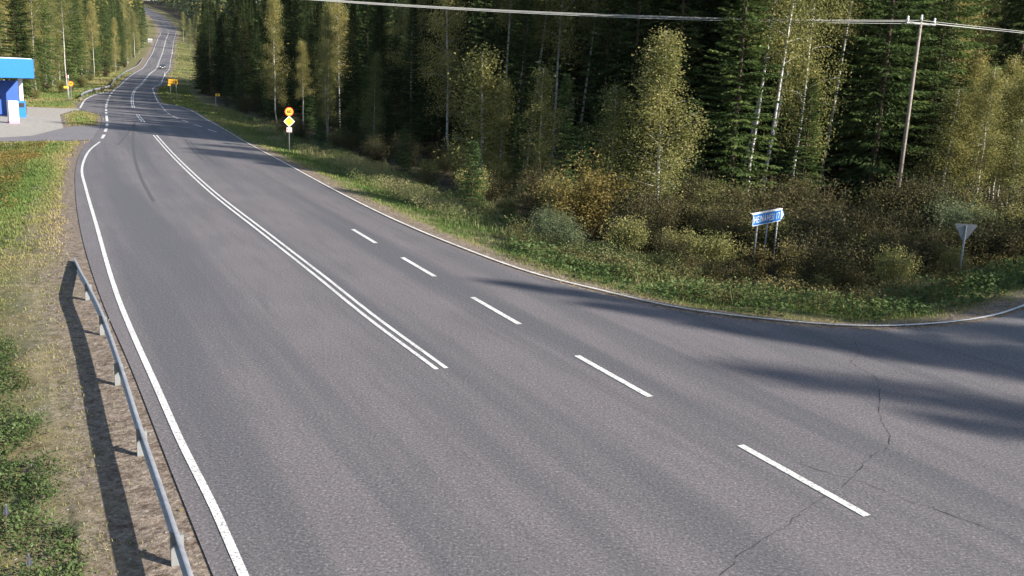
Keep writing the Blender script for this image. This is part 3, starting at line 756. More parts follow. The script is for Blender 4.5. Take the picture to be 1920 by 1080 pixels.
def plant(kind, x, y, var, scale, label, group=None, rz=None, sxy=1.0, tilt=(0, 0), mat=None):
    sn, sm, cn, cm = PROTO[kind][var % len(PROTO[kind])]
    nm, cat = NAMES[kind]
    z = float(height([(x, y)])[0])
    e = empty(nm, (x, y, z), random.random() * 6.28 if rz is None else rz, label, cat, group)
    e.rotation_euler[0], e.rotation_euler[1] = tilt
    e.scale = (scale * sxy, scale * sxy, scale)
    mobj(sn, sm, e); mobj(cn, cm, e)
    PLACED.append((x, y, kind)); LAST[0] = e; return e

# trees and shrubs that the photograph lets one tell apart: pixel of the foot on the ground, kind, variant, size, label
def foot(px, py, z=-.5):
    p = onz([(px, py)], z)[0]; return float(p[0]), float(p[1])
HERO = [
 # px, Y, kind, var, scale, sxy, label
 (1238, 43, 'young_birch', 0, .88, 1.5, 'broad young birch with yellow-olive leaves, the biggest one in front of the dark forest'),
 (1145, 44, 'young_birch', 1, .80, 1.5, 'small bushy birch directly left of the broad young birch'),
 (1012, 53, 'young_birch', 1, .88, 1.3, 'slim pale young birch between two young spruces at the forest edge'),
 (938, 55, 'young_birch', 2, 1.0, .8, 'very thin young birch left of the darker young spruce'),
 (903, 56, 'young_birch', 2, 1.25, 1.6, 'leafy young birch with pale yellow leaves above the yellow bush at the forest edge'),
 (966, 55, 'young_spruce', 0, .80, .85, 'narrow dark young spruce between two slim young birches'),
 (1054, 56, 'young_spruce', 2, .98, .8, 'tall young spruce with bare leader standing above the golden bush'),
 (1088, 57, 'young_spruce', 1, 1.0, 1.0, 'small young spruce just right of the tall young spruce with bare leader'),
 (1372, 49, 'sunlit_spruce', 0, .74, 1.25, 'dense green spruce left of the row of white birch trunks'),
 (1508, 49, 'sunlit_spruce', 0, .36, 1.35, 'wide yellow-green young spruce right of the brightest birch trunk'),
 (1638, 57, 'sunlit_spruce', 1, .95, 1.15, 'big spruce with drooping sunlit branches left behind the wooden pole'),
 (1745, 61, 'sunlit_spruce', 1, 1.0, 1.05, 'tall spruce right behind the wooden pole'),
 (1195, 66, 'spruce', 0, 1.0, 1.0, 'tall spruce with hanging branches behind the broad young birch'),
 (1105, 42, 'gold_shrub', 0, 1.12, 1.35, 'large orange-gold bush beside the broad young birch'),
 (885, 59, 'gold_shrub', 0, .58, 1.1, 'low yellow bush in the shade at the forest edge'),
 (1828, 45, 'gold_shrub', 0, .75, 1.1, 'round yellow-green bush on the right below the birch thicket'),
 (1062, 36.5, 'willow_shrub', 0, .78, 1.0, 'pale grey-green willow bush at the edge of the verge'),
 (1030, 39, 'willow_shrub', 0, .70, .9, 'smaller grey-green willow bush left behind the pale one'),
 (1790, 44, 'willow_shrub', 0, 1.0, 1.2, 'pale grey willow bush right of the foot of the wooden pole'),
]
for px, Y, kind, var, sc_, sxy, lab in HERO:
    p = at(px, 300, Y); plant(kind, p[0], p[1], var, sc_, lab, sxy=sxy)

# birches known by their white trunks: foot pixel x and trunk pixel at a height
TRUNKS = [
 (638, 95, .72, -.03, 0, 'birch with thin leaning white trunk in the dark forest right of the speed sign'),
 (772, 76, .8, -.02, 0, 'birch with long pale trunk midway along the dark forest'),
 (846, 70.5, .95, -.02, 1, 'birch with broad hanging yellow crown above the leafy young birch'),
 (944, 70, 1.0, -.06, 2, 'tall birch whose white trunk leans left, above the very thin young birch'),
 (962, 72, 1.0, .0, 2, 'birch with dim grey trunk behind the leaning one'),
 (990, 69.5, 1.0, .01, 2, 'birch with straight bright trunk above the slim pale young birch'),
 (1040, 68.5, 1.0, .0, 0, 'birch with straight trunk directly left of the tall young spruce with bare leader'),
 (1083, 72, 1.0, .0, 2, 'birch with flecked trunk behind the small young spruce'),
 (1398, 62, 1.0, .03, 2, 'birch with curved white trunk, first of the row left of the pole'),
 (1412, 52, 1.0, .045, 0, 'tall birch with slanting white trunk in front of the dense green spruce'),
 (1434, 55, .98, .04, 2, 'birch with thin slanting trunk close beside the brightest birch trunk'),
 (1443, 50, .98, .05, 0, 'birch with the brightest white trunk, in front of the row'),
 (1500, 53, .95, .03, 1, 'birch with full yellow crown right of the brightest birch trunk'),
 (1546, 61, 1.0, -.015, 2, 'birch with dark-banded trunk left of the big drooping spruce'),
 (520, 104, .75, .0, 1, 'birch with dim yellow-brown crown hanging down before the dark spruces, left of the speed sign'),
 (615, 98, .75, .0, 3, 'birch with wide brownish crown above the thin leaning trunk'),
]
for px, Y, sc_, ln, var, lab in TRUNKS:
    p = at(px, 250, Y); plant('birch', p[0], p[1], var, sc_, lab, rz=0.0, tilt=(0, ln))

# thicket of young birches on the right behind the pole
for k in range(26):
    px = 1775 + (k * 37 % 190); Y = 52 + (k * 7.3 % 17)
    p = at(px, 250, Y); plant('young_birch', p[0], p[1], (3, 4, 1, 4)[k % 4], random.uniform(.62, .88), ('slender', 'lanky', 'small-leaved', 'thin')[k % 4] + ' young birch of the yellowing thicket ' + ('front ' if Y < 58 else 'back ') + ('right of the pole' if px < 1815 else 'above the triangular sign' if px < 1870 else 'near the right edge'), 'young birches of the thicket right of the pole', sxy=random.uniform(1.2, 1.75)); AUTO.append(LAST[0])

# the bushy belt between the side road and the trees
k = 0
for row, (Y0, n) in enumerate(((32.8, 15), (35.4, 17), (38.4, 19), (41.5, 20), (45, 20))):
    for j in range(n):
        px = 1215 + (j + random.random()) / n * 760
        Y = Y0 + random.uniform(-1.1, 1.1) + (1.6 if px < 1420 else 0)
        p = at(px, 400, Y)
        if edge_dist([p[:2]])[0] < 2.6 + row * .3: continue
        if abs(px - 1437) < 75 and Y < 37.5: continue
        if abs(px - 1800) < 62 and Y < 35.2: continue
        kind = random.choice(['brown_shrub'] * 7 + ['olive_shrub'] * 2 + ['willow_shrub'] * (row > 2))
        v_ = random.randrange(6)
        lab = where_label(kind, v_ % len(PROTO[kind]), p[0], p[1], 0, lambda e, y: ('in foremost bush row', 'in second bush row', 'in middle bush row', 'in fourth bush row', 'in hindmost bush row')[row])
        plant(kind, p[0], p[1], v_, random.uniform(.5, .85) + row * .07, lab, 'shrubs of the belt behind the signs', sxy=random.uniform(.8, 1.55)); AUTO.append(LAST[0]); k += 1
for px, Y, sc_, var, kind, lab in ((1345, 32.2, .8, 0, 'rust_shrub', 'rust-coloured bush at the edge left of the blue sign'), (1405, 33.2, .85, 1, 'rust_shrub', 'reddish low bush under the left end of the blue sign'),
    (1432, 34.6, .8, 0, 'rust_shrub', 'brown-yellow bush between the posts of the blue sign'), (1490, 34.6, 1.0, 0, 'rust_shrub', 'yellow-rust bush right of the posts of the blue sign'),
    (1480, 31.8, .75, 1, 'rust_shrub', 'low rusty bush in front of the blue sign posts'), (1560, 31.6, .7, 1, 'olive_shrub', 'low yellowish bush right of the blue sign at the green verge'),
    (1690, 32.5, .75, 0, 'olive_shrub', 'yellow-leaved bush left of the triangular sign'), (1815, 33.4, .5, 1, 'rust_shrub', 'small reddish bush at the foot of the triangular sign'),
    (1240, 33.0, .7, 1, 'olive_shrub', 'olive bush right of the pale willow at the verge'), (1180, 37.0, .9, 0, 'olive_shrub', 'olive bush in front of the large orange-gold bush'),
    (1215, 39.5, .85, 0, 'brown_shrub', 'brown bush under the broad young birch'), (1300, 40.5, .8, 1, 'brown_shrub', 'brown bush right of the broad young birch'),
    (1000, 44, .75, 0, 'brown_shrub', 'brown bush behind the smaller willow bush'), (955, 47, .8, 1, 'olive_shrub', 'low olive bush left of the smaller willow bush'), (1045, 47, .9, 0, 'olive_shrub', 'olive bush left of the large orange-gold bush'), (915, 52, .9, 2, 'brown_shrub', 'brown bush at the foot of the leafy young birch')):
    p = at(px, 400, Y); plant(kind, p[0], p[1], var, sc_, lab)

# forest fill
def spaced(x, y, d): return all((x - a) ** 2 + (y - b) ** 2 > d * d for a, b, _ in PLACED if abs(a - x) < d)
def fill(n, region, species, dmin, group, labels, smin=.85, smax=1.12, tries=40, capped=False):
    made = 0; cand = 0
    Q = region(n * tries)
    e = edge_dist(Q); i, lat = nearest(Q)
    for (x, y), ee, la in zip(Q, e, lat):
        if made >= n: break
        sc_k = 1.0 if not capped else min(1.0, max(.45, (max(ee, 7) + (5 if y < 105 else 9)) / 1.27 / 25))
        ok = region.accept(x, y, ee, la)
        if not ok: continue
        if not spaced(x, y, dmin(ee)): continue
        kind = species(x, y, ee); v_ = random.randrange(60) if labels is not LBL_L else random.choice(VAR_L[kind]); plant(kind, x, y, v_, random.uniform(smin, smax) * sc_k, where_label(kind, v_ % len(PROTO[kind]), x, y, ee, labels), group); made += 1; AUTO.append(bpy.data.objects[-1] if False else LAST[0])
    return made
class Reg:
    def __init__(s, gen, accept): s.gen = gen; s.accept = accept
    def __call__(s, n): return s.gen(n)
def wedge(y0, y1, a0, a1):
    def g(n):
        y = np.sqrt(rng.uniform(y0 ** 2, y1 ** 2, n)); a = rng.uniform(a0, a1, n); return np.c_[y * a, y]
    return g
# along the right side of the road, then deeper
LBL_L = lambda e, y: ''
LBL_R = lambda e, y: ('in front row' if e < 11 else 'in second row' if e < 18 else 'deep in the wood')
sp_R = lambda x, y, e: ('spruce' if random.random() < (.90 if y > 100 else .72) else 'birch')
print('right front', fill(75, Reg(wedge(58, 230, -.42, .42), lambda x, y, e, la: la > 0 and 7.5 < e < 17 and not (x > .38 * y) and y > 73.5 - .44 * (x + 16.5)), sp_R, lambda e: 2.7, 'trees of the forest right of the road', LBL_R, .95, 1.2, capped=True))
print('wall', fill(48, Reg(wedge(50, 100, -.22, .62), lambda x, y, e, la: la > 0 and e > 9 and 0 < y - (73.5 - .44 * (x + 16.5)) < 13), lambda x, y, e: 'spruce' if random.random() < .85 else 'birch', lambda e: 2.5, 'trees of the forest right of the road', LBL_R, .85, 1.05, capped=True))
print('right deep', fill(40, Reg(wedge(60, 200, -.38, .62), lambda x, y, e, la: la > 0 and 17 < e < 45 and y > 74 - .44 * (x + 16.5)), sp_R, lambda e: 4.0, 'trees of the forest right of the road', LBL_R, .85, 1.0, capped=True))
print('under', fill(70, Reg(wedge(45, 130, -.36, .3), lambda x, y, e, la: la > 0 and 6.0 < e < 18), lambda x, y, e: random.choice(['young_spruce', 'olive_shrub', 'brown_shrub', 'brown_shrub']), lambda e: 1.5, 'undergrowth of the forest right of the road', LBL_R, .5, .95))
# beyond the side road on the right
LBL_S = lambda e, y: 'standing tall' if y < 80 else 'standing farther back'
print('right side', fill(38, Reg(wedge(60, 105, .28, .72), lambda x, y, e, la: e > 12), lambda x, y, e: 'spruce' if random.random() < .7 else 'birch', lambda e: 3.6, 'trees past the wooden pole', LBL_S))
# near side of the side road: they throw the streaks of shade on the junction
for x, y, kind, var, sc_ in ((29.5, 9.5, 'birch', 1, .66), (33, 13.5, 'spruce', 3, .9), (36, 8, 'birch', 1, .95), (39, 12, 'spruce', 4, .95), (43, 8.5, 'spruce', 1, 1), (32, 17.5, 'birch', 3, .8),
                              (46, 15, 'spruce', 0, 1), (51, 10, 'birch', 0, 1.1), (41, 18, 'spruce', 3, .95), (56, 16, 'spruce', 2, 1.1), (50, 21, 'spruce', 1, 1.1), (60, 22, 'spruce', 0, 1.1), (66, 12, 'spruce', 2, 1.1), (36.5, 3.2, 'spruce', 4, .62), (33, 23, 'spruce', 3, 0.72), (37, 26, 'spruce', 4, 0.66), (41, 30, 'spruce', 1, 0.70), (45, 33, 'spruce', 3, 0.74), (40, 24, 'birch', 1, 0.80), (47, 28, 'spruce', 0, 0.67), (51, 36, 'spruce', 3, 0.80), (56, 40, 'spruce', 1, 0.80), (50, 31, 'birch', 3, 0.84), (61, 45, 'spruce', 3, 0.84), (44, 27, 'spruce', 4, 0.67), (55, 33, 'spruce', 0, 0.80), (63, 38, 'spruce', 2, 0.84), (68, 50, 'spruce', 0, 0.76)):
    if edge_dist([(x, y)])[0] > 1.5:
        plant(kind, x, y, var, sc_, ('spruce' if kind == 'spruce' else 'birch') + ' on the near side of the side road, shading the junction', 'trees on the near side of the side road')
# right side far, on the rise
LBL_F = lambda e, y: ('in front row' if e < 11 else 'in second row' if e < 18 else 'deep in the wood')
print('right far', fill(85, Reg(wedge(215, 560, -.44, -.20), lambda x, y, e, la: la > 0 and (16 if y < 430 else 3.5) < e < 36), lambda x, y, e: 'birch' if random.random() < .75 else 'spruce', lambda e: 4.5, 'trees far along the right side', LBL_F, .5, .8))
# left of the road
LBL_L = lambda e, y: ('in front row' if e < 11 else 'in second row' if e < 18 else 'deep in the wood')
VAR_L = {'sunlit_spruce': (0, 1), 'birch': (1, 3, 1, 3, 0), 'spruce': (1, 3, 3, 0), 'young_birch': (0, 4, 3), 'young_spruce': (0, 1, 2), 'brown_shrub': (0, 1), 'olive_shrub': (0,)}
sp_L = lambda x, y, e: random.choices(['birch', 'sunlit_spruce', 'young_birch', 'young_spruce'], [.40, .30, .24, .06])[0] if e < 22 else random.choice(['birch', 'sunlit_spruce'])
print('left far', fill(95, Reg(wedge(210, 480, -.58, -.33), lambda x, y, e, la: la < 0 and (6.5 if y < 240 else 3.8) < e < 20), sp_L, lambda e: 3.2, 'trees of the forest left of the road', LBL_L, .7, 1.05))
print('left front', fill(75, Reg(wedge(112, 240, -.60, -.30), lambda x, y, e, la: la < 0 and 7.5 < e < 26 and not (x < -42 and y < 118)), sp_L, lambda e: 3.4, 'trees of the forest left of the road', LBL_L, .8, 1.1))
print('left deep', fill(45, Reg(wedge(108, 330, -.66, -.36), lambda x, y, e, la: la < 0 and 26 < e < 70), sp_L, lambda e: 4.5, 'trees of the forest left of the road', LBL_L, .95, 1.25))
p = at(128, 180, 126); plant('birch', p[0], p[1], 2, .8, 'birch with bright white leaning trunk behind the left speed sign', rz=0, tilt=(0, -.08))

print('left bushes', fill(60, Reg(wedge(112, 420, -.58, -.30), lambda x, y, e, la: la < 0 and 4.5 < e < 11 and not (x < -42 and y < 118)), lambda x, y, e: random.choice(['brown_shrub', 'olive_shrub', 'olive_shrub', 'young_birch']), lambda e: 2.0, 'bushes at the forest edge left of the road', LBL_L, .55, .9))
tell_apart()
# far-off woods: one mass
def far_woods():
    r_ = np.random.default_rng(99); pts = []
    Q = np.vstack([wedge(110, 330, -.40, .75)(900), wedge(330, 1000, -.62, -.46)(900), wedge(340, 1050, -.47, -.27)(2300), wedge(330, 600, -.28, .1)(250), wedge(90, 160, .3, .85)(200), wedge(110, 330, -.8, -.4)(300)])
    QD = wedge(70, 230, -.36, .62)(900)
    e = edge_dist(Q); i, la = nearest(Q)
    keep = ((la > 0) & (Q[:, 1] < 330) & (e > 42)) | ((la < 0) & (Q[:, 1] < 420) & (e > 45)) | ((la > 0) & (Q[:, 1] >= 330) & (Q[:, 1] < 530) & (e > 32)) | ((Q[:, 1] >= 420) & (la < 0) & (e > 16)) | ((Q[:, 1] >= 530) & (e > 9))
    Q = Q[keep]
    eD = edge_dist(QD); iD, lD = nearest(QD)
    QD = QD[(lD > 0) & (eD > 21) & (eD < 60) & (QD[:, 1] > 77 - .44 * (QD[:, 0] + 16.5))]
    nd_ = len(Q); Q = np.vstack([Q, QD]); z = height(Q)
    Vs, Fs, Ts = [], [], []; off = 0
    for q_i, ((x, y), zb) in enumerate(zip(Q, z)):
        far_ = y > 420; deep_ = q_i >= nd_
        n = 75 if far_ else 240 if deep_ else 130; con = r_.random() < (.9 if deep_ else .62)
        h = r_.uniform(16, 24); rm = r_.uniform(2.0, 3.0)
        q = r_.random(n) ** .8; zz_ = h * (.08 + .92 * q) if con else h * (.3 + .7 * q)
        rr = rm * ((1 - q) ** .8 if con else np.sqrt(np.clip(1 - (2 * q - .9) ** 2, .05, 1))) * np.sqrt(r_.uniform(.25, 1, n))
        az = r_.random(n) * 6.28
        C = np.c_[x + rr * np.cos(az), y + rr * np.sin(az), zb + zz_]
        D = unit(np.c_[np.cos(az), np.sin(az), np.full(n, -.35)] + r_.normal(0, .3, (n, 3))); S = unit(np.cross(D, rnd_dir(n, r_)))
        L = (1.7 if far_ else .75 if deep_ else 1.1)
        V, F, T = rhombi(C, D, S, L * r_.uniform(.7, 1.3, n), L * .6, np.clip((r_.normal(.35, .12) if con else r_.normal(.84, .06)) + r_.normal(0, .07, n), 0, 1))
        Vs.append(V); Fs.append(F + off); Ts.append(T); off += len(V)
    o = mobj('far_forest', raw_mesh('far_forest', np.vstack(Vs), np.vstack(Fs), M['far_leaf'], tint=np.concatenate(Ts)))
    tag(o, 'far-off mixed forest covering the hills behind the nearer trees', 'forest', kind='stuff')
    print('far trees', len(Q))
far_woods()

# ------------------------------------------------------------------ grass, herbs, weeds (stuff)
def scatter(n, gen, accept):
    Q = gen(n); e = edge_dist(Q); i, la = nearest(Q); m = accept(Q[:, 0], Q[:, 1], e, la)
    Q = Q[m]; e = e[m]; la = la[m]
    return Q, e, la, height(Q, e)
def blades(name, Q, z, e, nb, hgt, wid, spread, tint, mat, lean=.45, label=None, cat=None):
    """tufts of bent blades: two kites each"""
    n = len(Q); r_ = rng
    idx = np.repeat(np.arange(n), nb); m = len(idx)
    dist = np.linalg.norm(Q, axis=1)[idx]
    base = np.c_[Q[idx] + r_.normal(0, 1, (m, 2)) * np.broadcast_to(spread, (n,))[idx][:, None], z[idx] - .02]
    az = r_.random(m) * 6.28; ln = np.abs(r_.normal(0, lean, m))
    D = unit(np.c_[np.cos(az) * ln, np.sin(az) * ln, np.ones(m)]); S = unit(np.c_[-np.sin(az), np.cos(az), r_.normal(0, .3, m)])
    H = np.broadcast_to(hgt, (n,))[idx] * r_.uniform(.55, 1.25, m)
    W_ = np.maximum(wid, dist * 0.0007) * r_.uniform(.7, 1.3, m)
    V, F, T = rhombi(base, D, S, H, W_, np.clip(np.broadcast_to(tint, (n,))[idx] + r_.normal(0, .10, m), 0, 1))
    o = mobj(name, raw_mesh(name, V, F, mat, tint=T)); tag(o, label, cat, kind='stuff'); return o
box = lambda x0, x1, y0, y1: (lambda n: np.c_[rng.uniform(x0, x1, n), rng.uniform(y0, y1, n)])
def along(side, s0, s1, l0, l1, n):
    s = rng.integers(s0, s1, n); f = rng.random(n)[:, None]; l = rng.uniform(l0, l1, n)[:, None]
    return (CL[s, :2] + side * NR[s] * l) * (1 - f) + (CL[s + 1, :2] + side * NR[s + 1] * l) * f
# right verge: short grass strip
def rv(n0, y0, y1):
    Q, e, la, z = scatter(n0, lambda n: along(1, int(s_of(828, 692)) - 8, int(s_of(828, 692)) + 230, 4, 30, n),
                          lambda x, y, e, la: (e > .45) & (e < 5.5) & (la > 0) & (y > y0) & (y < y1))
    return Q, e, la, z
Q, e, la, z = rv(150000, 24, 75)
p_ = np.clip((e - .5) / 1.4, .05, 1) * (.55 + .9 * (vnoise(Q[:, 0], Q[:, 1], 1.7, 5) > .42)); m = rng.random(len(Q)) < p_
Q, e, z = Q[m], e[m], z[m]
tn = .36 + .32 * (vnoise(Q[:, 0], Q[:, 1], 2.2, 6) - .5) * 2 + np.clip(1.7 - e, -.5, 1.2) * .30
blades('verge_grass', Q, z, e, 4, .12 + .10 * np.clip(e / 3, 0, 1), .018, .10, tn, M['grass'], .6, 'short green and straw-coloured grass along the right verge', 'grass')
Q, e, la, z = rv(70000, 75, 190)
blades('verge_grass', Q, z, e, 4, .22, .03, .25, .45 + .3 * (vnoise(Q[:, 0], Q[:, 1], 4, 6) - .5), M['grass'], .6, 'shaded grass along the far right verge', 'grass')
# tall weeds behind it
Q, e, la, z = scatter(60000, box(-40, 24, 26, 110), lambda x, y, e, la: (e > 2.6 + 1.2 * (vnoise(x, y, 2.5, 9) - .5)) & (e < 7.5) & (la > 0) & (x < 13))
m = rng.random(len(Q)) < np.where(Q[:, 1] < 70, .5, .4) * (vnoise(Q[:, 0], Q[:, 1], 1.1, 13) > .4); Q, e, z = Q[m], e[m], z[m]
hh = (.22 + .45 * vnoise(Q[:, 0], Q[:, 1], 1.3, 11)) * np.interp(e, [2.5, 4], [.6, 1.1])
blades('tall_weeds', Q, z, e, 9, hh, .018, .20, .1 + .7 * vnoise(Q[:, 0], Q[:, 1], 1.6, 12), M['weed'], .75, 'tall brown and green weeds between the right verge and the forest', 'weeds')
def leafy(name, Q, z, npl, h, sp, leaf, tint, mat, label, cat, flat=.5, tn_sd=.13):
    n = len(Q); idx = np.repeat(np.arange(n), npl); m = len(idx)
    hz = np.broadcast_to(h, (n,))[idx]
    C = np.c_[Q[idx] + rng.normal(0, 1, (m, 2)) * np.broadcast_to(sp, (n,))[idx][:, None], z[idx] + hz * rng.random(m) ** .7]
    D = unit(rng.normal(0, 1, (m, 3)) * np.array([1, 1, flat]) + np.array([0, 0, .15])); S = unit(np.cross(D, rnd_dir(m, rng) * .6 + np.array([0, 0, 1.])))
    V, F, T = rhombi(C, D, S, leaf * rng.uniform(.6, 1.35, m), leaf * .6 * rng.uniform(.7, 1.3, m), np.clip(np.broadcast_to(tint, (n,))[idx] + rng.normal(0, tn_sd, m), 0, 1))
    o = mobj(name, raw_mesh(name, V, F, mat, tint=T)); tag(o, label, cat, kind='stuff'); return o
# leaves of those weeds
Q2, e2, la2, z2 = scatter(52000, box(-28, 14, 28, 78), lambda x, y, e, la: (e > 2.3 + .9 * vnoise(x, y, 1.5, 16)) & (e < 7) & (la > 0))
m = rng.random(len(Q2)) < (vnoise(Q2[:, 0], Q2[:, 1], 1.8, 14) > .35)
leafy('weed_leaves', Q2[m], z2[m], 12, .25 + .75 * vnoise(Q2[m, 0], Q2[m, 1], 1.2, 17), .16, .075, .1 + .65 * vnoise(Q2[m, 0], Q2[m, 1], 1.9, 15), M['weed'], 'leafy weeds between the right verge and the forest', 'weeds')
# lush herbs on the corner of the junction
Q, e, la, z = scatter(9000, box(0, 40, 24, 60), lambda x, y, e, la: (e > 1.0 + .5 * vnoise(x, y, 1.2, 20)) & (e < 3.4 + .8 * vnoise(x, y, 2.0, 21)) & (la > 0))
leafy('green_herbs', Q, z, 20, .22 + .38 * np.clip((e - 1) / 1.0, 0, 1) * (.5 + vnoise(Q[:, 0], Q[:, 1], .9, 22) * .8), .13, .13, .25 + .5 * vnoise(Q[:, 0], Q[:, 1], .8, 23), M['herb'], 'lush green herbs along the corner of the junction', 'herbs')
Q, e, la, z = scatter(16000, box(0, 40, 24, 60), lambda x, y, e, la: (e > .55) & (e < 2.0) & (la > 0))
blades('verge_grass', Q, z, e, 5, .13, .016, .10, .72 + .25 * (vnoise(Q[:, 0], Q[:, 1], .7, 25) - .4), M['grass'], .8, 'dry straw grass at the asphalt edge of the junction corner', 'grass')
Q, e, la, z = scatter(14000, box(0, 34, 28, 50), lambda x, y, e, la: (e > 2.6) & (e < 6.5) & (la > 0))
leafy('ochre_weeds', Q, z, 14, .25 + .75 * vnoise(Q[:, 0], Q[:, 1], 1.2, 71), .17, .07, .1 + .75 * vnoise(Q[:, 0], Q[:, 1], 1.4, 72), M['leaf_rust'], 'ochre and olive weeds behind the green herbs of the junction corner', 'weeds', .7)
# dry stalks in the corner behind the herbs
Q, e, la, z = scatter(9000, box(0, 34, 28, 50), lambda x, y, e, la: (e > 2.8) & (e < 6) & (la > 0) & (vnoise(x, y, .8, 29) > .62))
blades('dry_stalks', Q, z, e, 4, .3 + .5 * vnoise(Q[:, 0], Q[:, 1], 1.1, 28), .016, .15, .35 + .4 * vnoise(Q[:, 0], Q[:, 1], .9, 27), M['weed'], .6, 'dry brown stalks behind the green herbs of the junction corner', 'weeds')
# left verge
LG = lambda n: along(-1, 30, 170, 4, 20, n)
Q, e, la, z = scatter(150000, LG, lambda x, y, e, la: (e > .5) & (e < 26) & (la < 0) & (y > 6) & (x > -.62 * y - 2))
d_ = np.linalg.norm(Q, axis=1)
nn_ = vnoise(Q[:, 0], Q[:, 1], 1.3, 31); n3 = vnoise(Q[:, 0], Q[:, 1], 4.5, 32)
yy = Q[:, 1]; f_ = np.clip((yy - 27) / 7, 0, 1)
dens = f_ * np.clip((e - .3) / .6, 0, 1) * (.55 + .45 * (nn_ > .35)) + (1 - f_) * np.clip((e - .5) / .8, 0, 1) * np.where(nn_ > .52, .75, .22)
m = rng.random(len(Q)) < dens; Q, e, z, d_, n3, nn_ = Q[m], e[m], z[m], d_[m], n3[m], nn_[m]
tint = np.where(Q[:, 1] > 31, np.interp(e, [0, .8, 1.1, 2.0, 3.5, 6, 12, 20], [.85, .8, .62, .36, .36, .5, .6, .7]) + .45 * (n3 - .5), .58 + .5 * (n3 - .5))
print('left tufts', len(Q))
blades('verge_grass', Q, z, e, 6, np.where(Q[:, 1] < 31, .085, .12 + .10 * np.clip(e / 5, 0, 1)), .012, np.where(Q[:, 1] < 31, .13, .09), tint, M['grass'], 1.3, 'thin yellow and green grass on the left verge beside the guardrail', 'grass')
# leafy green plants, bottom left
Q, e, la, z = scatter(60000, box(-16, 2, 7, 34), lambda x, y, e, la: (la < 0) & (e > np.interp(y, [8, 14, 17, 20, 24, 30], [1.55, 1.5, 1.85, 2.1, 2.5, 3.5])) & (x > -.62 * y - 2))
gate = vnoise(Q[:, 0], Q[:, 1], .55, 41) + np.clip((e - 1.7) * .5, -.1, .5) - np.clip((Q[:, 1] - 18) * .05, 0, .5)
m = (gate > .57) & (rng.random(len(Q)) < .50); Q, e, z = Q[m], e[m], z[m]
print('left herbs', len(Q))
pick_ = rng.random(len(Q)) < .75
leafy('lupin_leaves', Q[pick_], z[pick_], 20, .05 + .24 * vnoise(Q[pick_, 0], Q[pick_, 1], .45, 42), .075, .058, .15 + .75 * vnoise(Q[pick_, 0], Q[pick_, 1], .5, 43), M['herb'], 'leafy green lupins on the slope left of the guardrail', 'plants', .6, .17)
leafy('withered_leaves', Q[~pick_], z[~pick_], 10, .12, .10, .05, .3 + .4 * vnoise(Q[~pick_, 0], Q[~pick_, 1], .5, 44), M['leaf_brown'], 'withered brown leaves among the lupins left of the guardrail', 'plants', .6)
for k2, (px_, py_) in enumerate(((10, 985), (53, 1085))):
    x_, y_ = [float(v) for v in g2([(px_, py_)])[0]]
    z_ = float(height([(x_, y_)])[0]); r2 = empty('lupin_flower', (x_, y_, z_), 0, ('faint blue lupin spike at the left edge among green leaves', 'faint blue lupin spike in the bottom left corner')[k2], 'flower')
    b_ = MB(); b_.tube([(0, 0, 0), (.02, .01, .45)], .006, 5); b_.obj('stalk', M['twig'], r2)
    k_ = np.arange(70); C_ = np.c_[.02 * np.ones(70), .01 * np.ones(70), .30 + .16 * k_ / 70]; a_ = k_ * 2.4; D_ = unit(np.c_[np.cos(a_), np.sin(a_), .5 + 0 * a_])
    V_, F_, T_ = rhombi(C_, D_, unit(np.cross(D_, [0, 0, 1.])), (.05 * (1.15 - k_ / 80)), .02, np.full(70, .5)); mobj('petals', raw_mesh('petals', V_, F_, M['lupin'], tint=T_), r2)
# autumn field on the left beyond
Q, e, la, z = scatter(30000, box(-52, -18, 40, 74), lambda x, y, e, la: (la < 0) & (e > 1.9 + .8 * vnoise(x, y, 2, 50)) & (x > -.62 * y - 3))
m = vnoise(Q[:, 0], Q[:, 1], 3, 51) + .25 * rng.random(len(Q)) > .42; Q, e, z = Q[m], e[m], z[m]
leafy('autumn_weeds', Q, z, 7, .4, .16, .10, .15 + .75 * vnoise(Q[:, 0], Q[:, 1], 2.5, 52), M['autumn'], 'orange and yellow autumn weeds in the field left of the road', 'weeds')
# grass island and far left banks
Q, e, la, z = scatter(50000, wedge(60, 260, -.62, -.34), lambda x, y, e, la: (la < 0) & (e > .5) & (e < 13))
blades('verge_grass', Q, z, e, 4, .22, .03, .3, np.clip(.5 + .7 * (vnoise(Q[:, 0], Q[:, 1], 5, 61) - .4), 0, 1), M['grass'], .6, 'yellow and green grass on the far left bank and the traffic island', 'grass')
# far banks on the rise, right side
Q, e, la, z = scatter(16000, wedge(190, 470, -.44, -.2), lambda x, y, e, la: (la > 0) & (e > .6) & (e < 11))
blades('verge_grass', Q, z, e, 4, .3, .05, .5, .55 + .4 * (vnoise(Q[:, 0], Q[:, 1], 6, 63) - .5), M['grass'], .6, 'sunlit grass bank on the right where the road rises', 'grass')

# pebbles on the left gravel
Q, e, la, z = scatter(2600, box(-14, 0, 8, 30), lambda x, y, e, la: (la < 0) & (e > .2) & (e < 4))
n = len(Q); base = np.array([(1, 0, 0), (-.5, .87, 0), (-.5, -.87, 0), (0, 0, .8)])
sc_ = rng.uniform(.010, .030, n); Vp = np.c_[Q, z][:, None, :] + base[None] * sc_[:, None, None]
Fp = (np.arange(n)[:, None, None] * 4 + np.array([(0, 1, 3), (1, 2, 3), (2, 0, 3)])[None]).reshape(-1, 3)
tag(mobj('pebbles', raw_mesh('pebbles', Vp.reshape(-1, 3), Fp, M['rock'])), 'small grey stones on the gravel beside the guardrail', 'stones', kind='stuff')
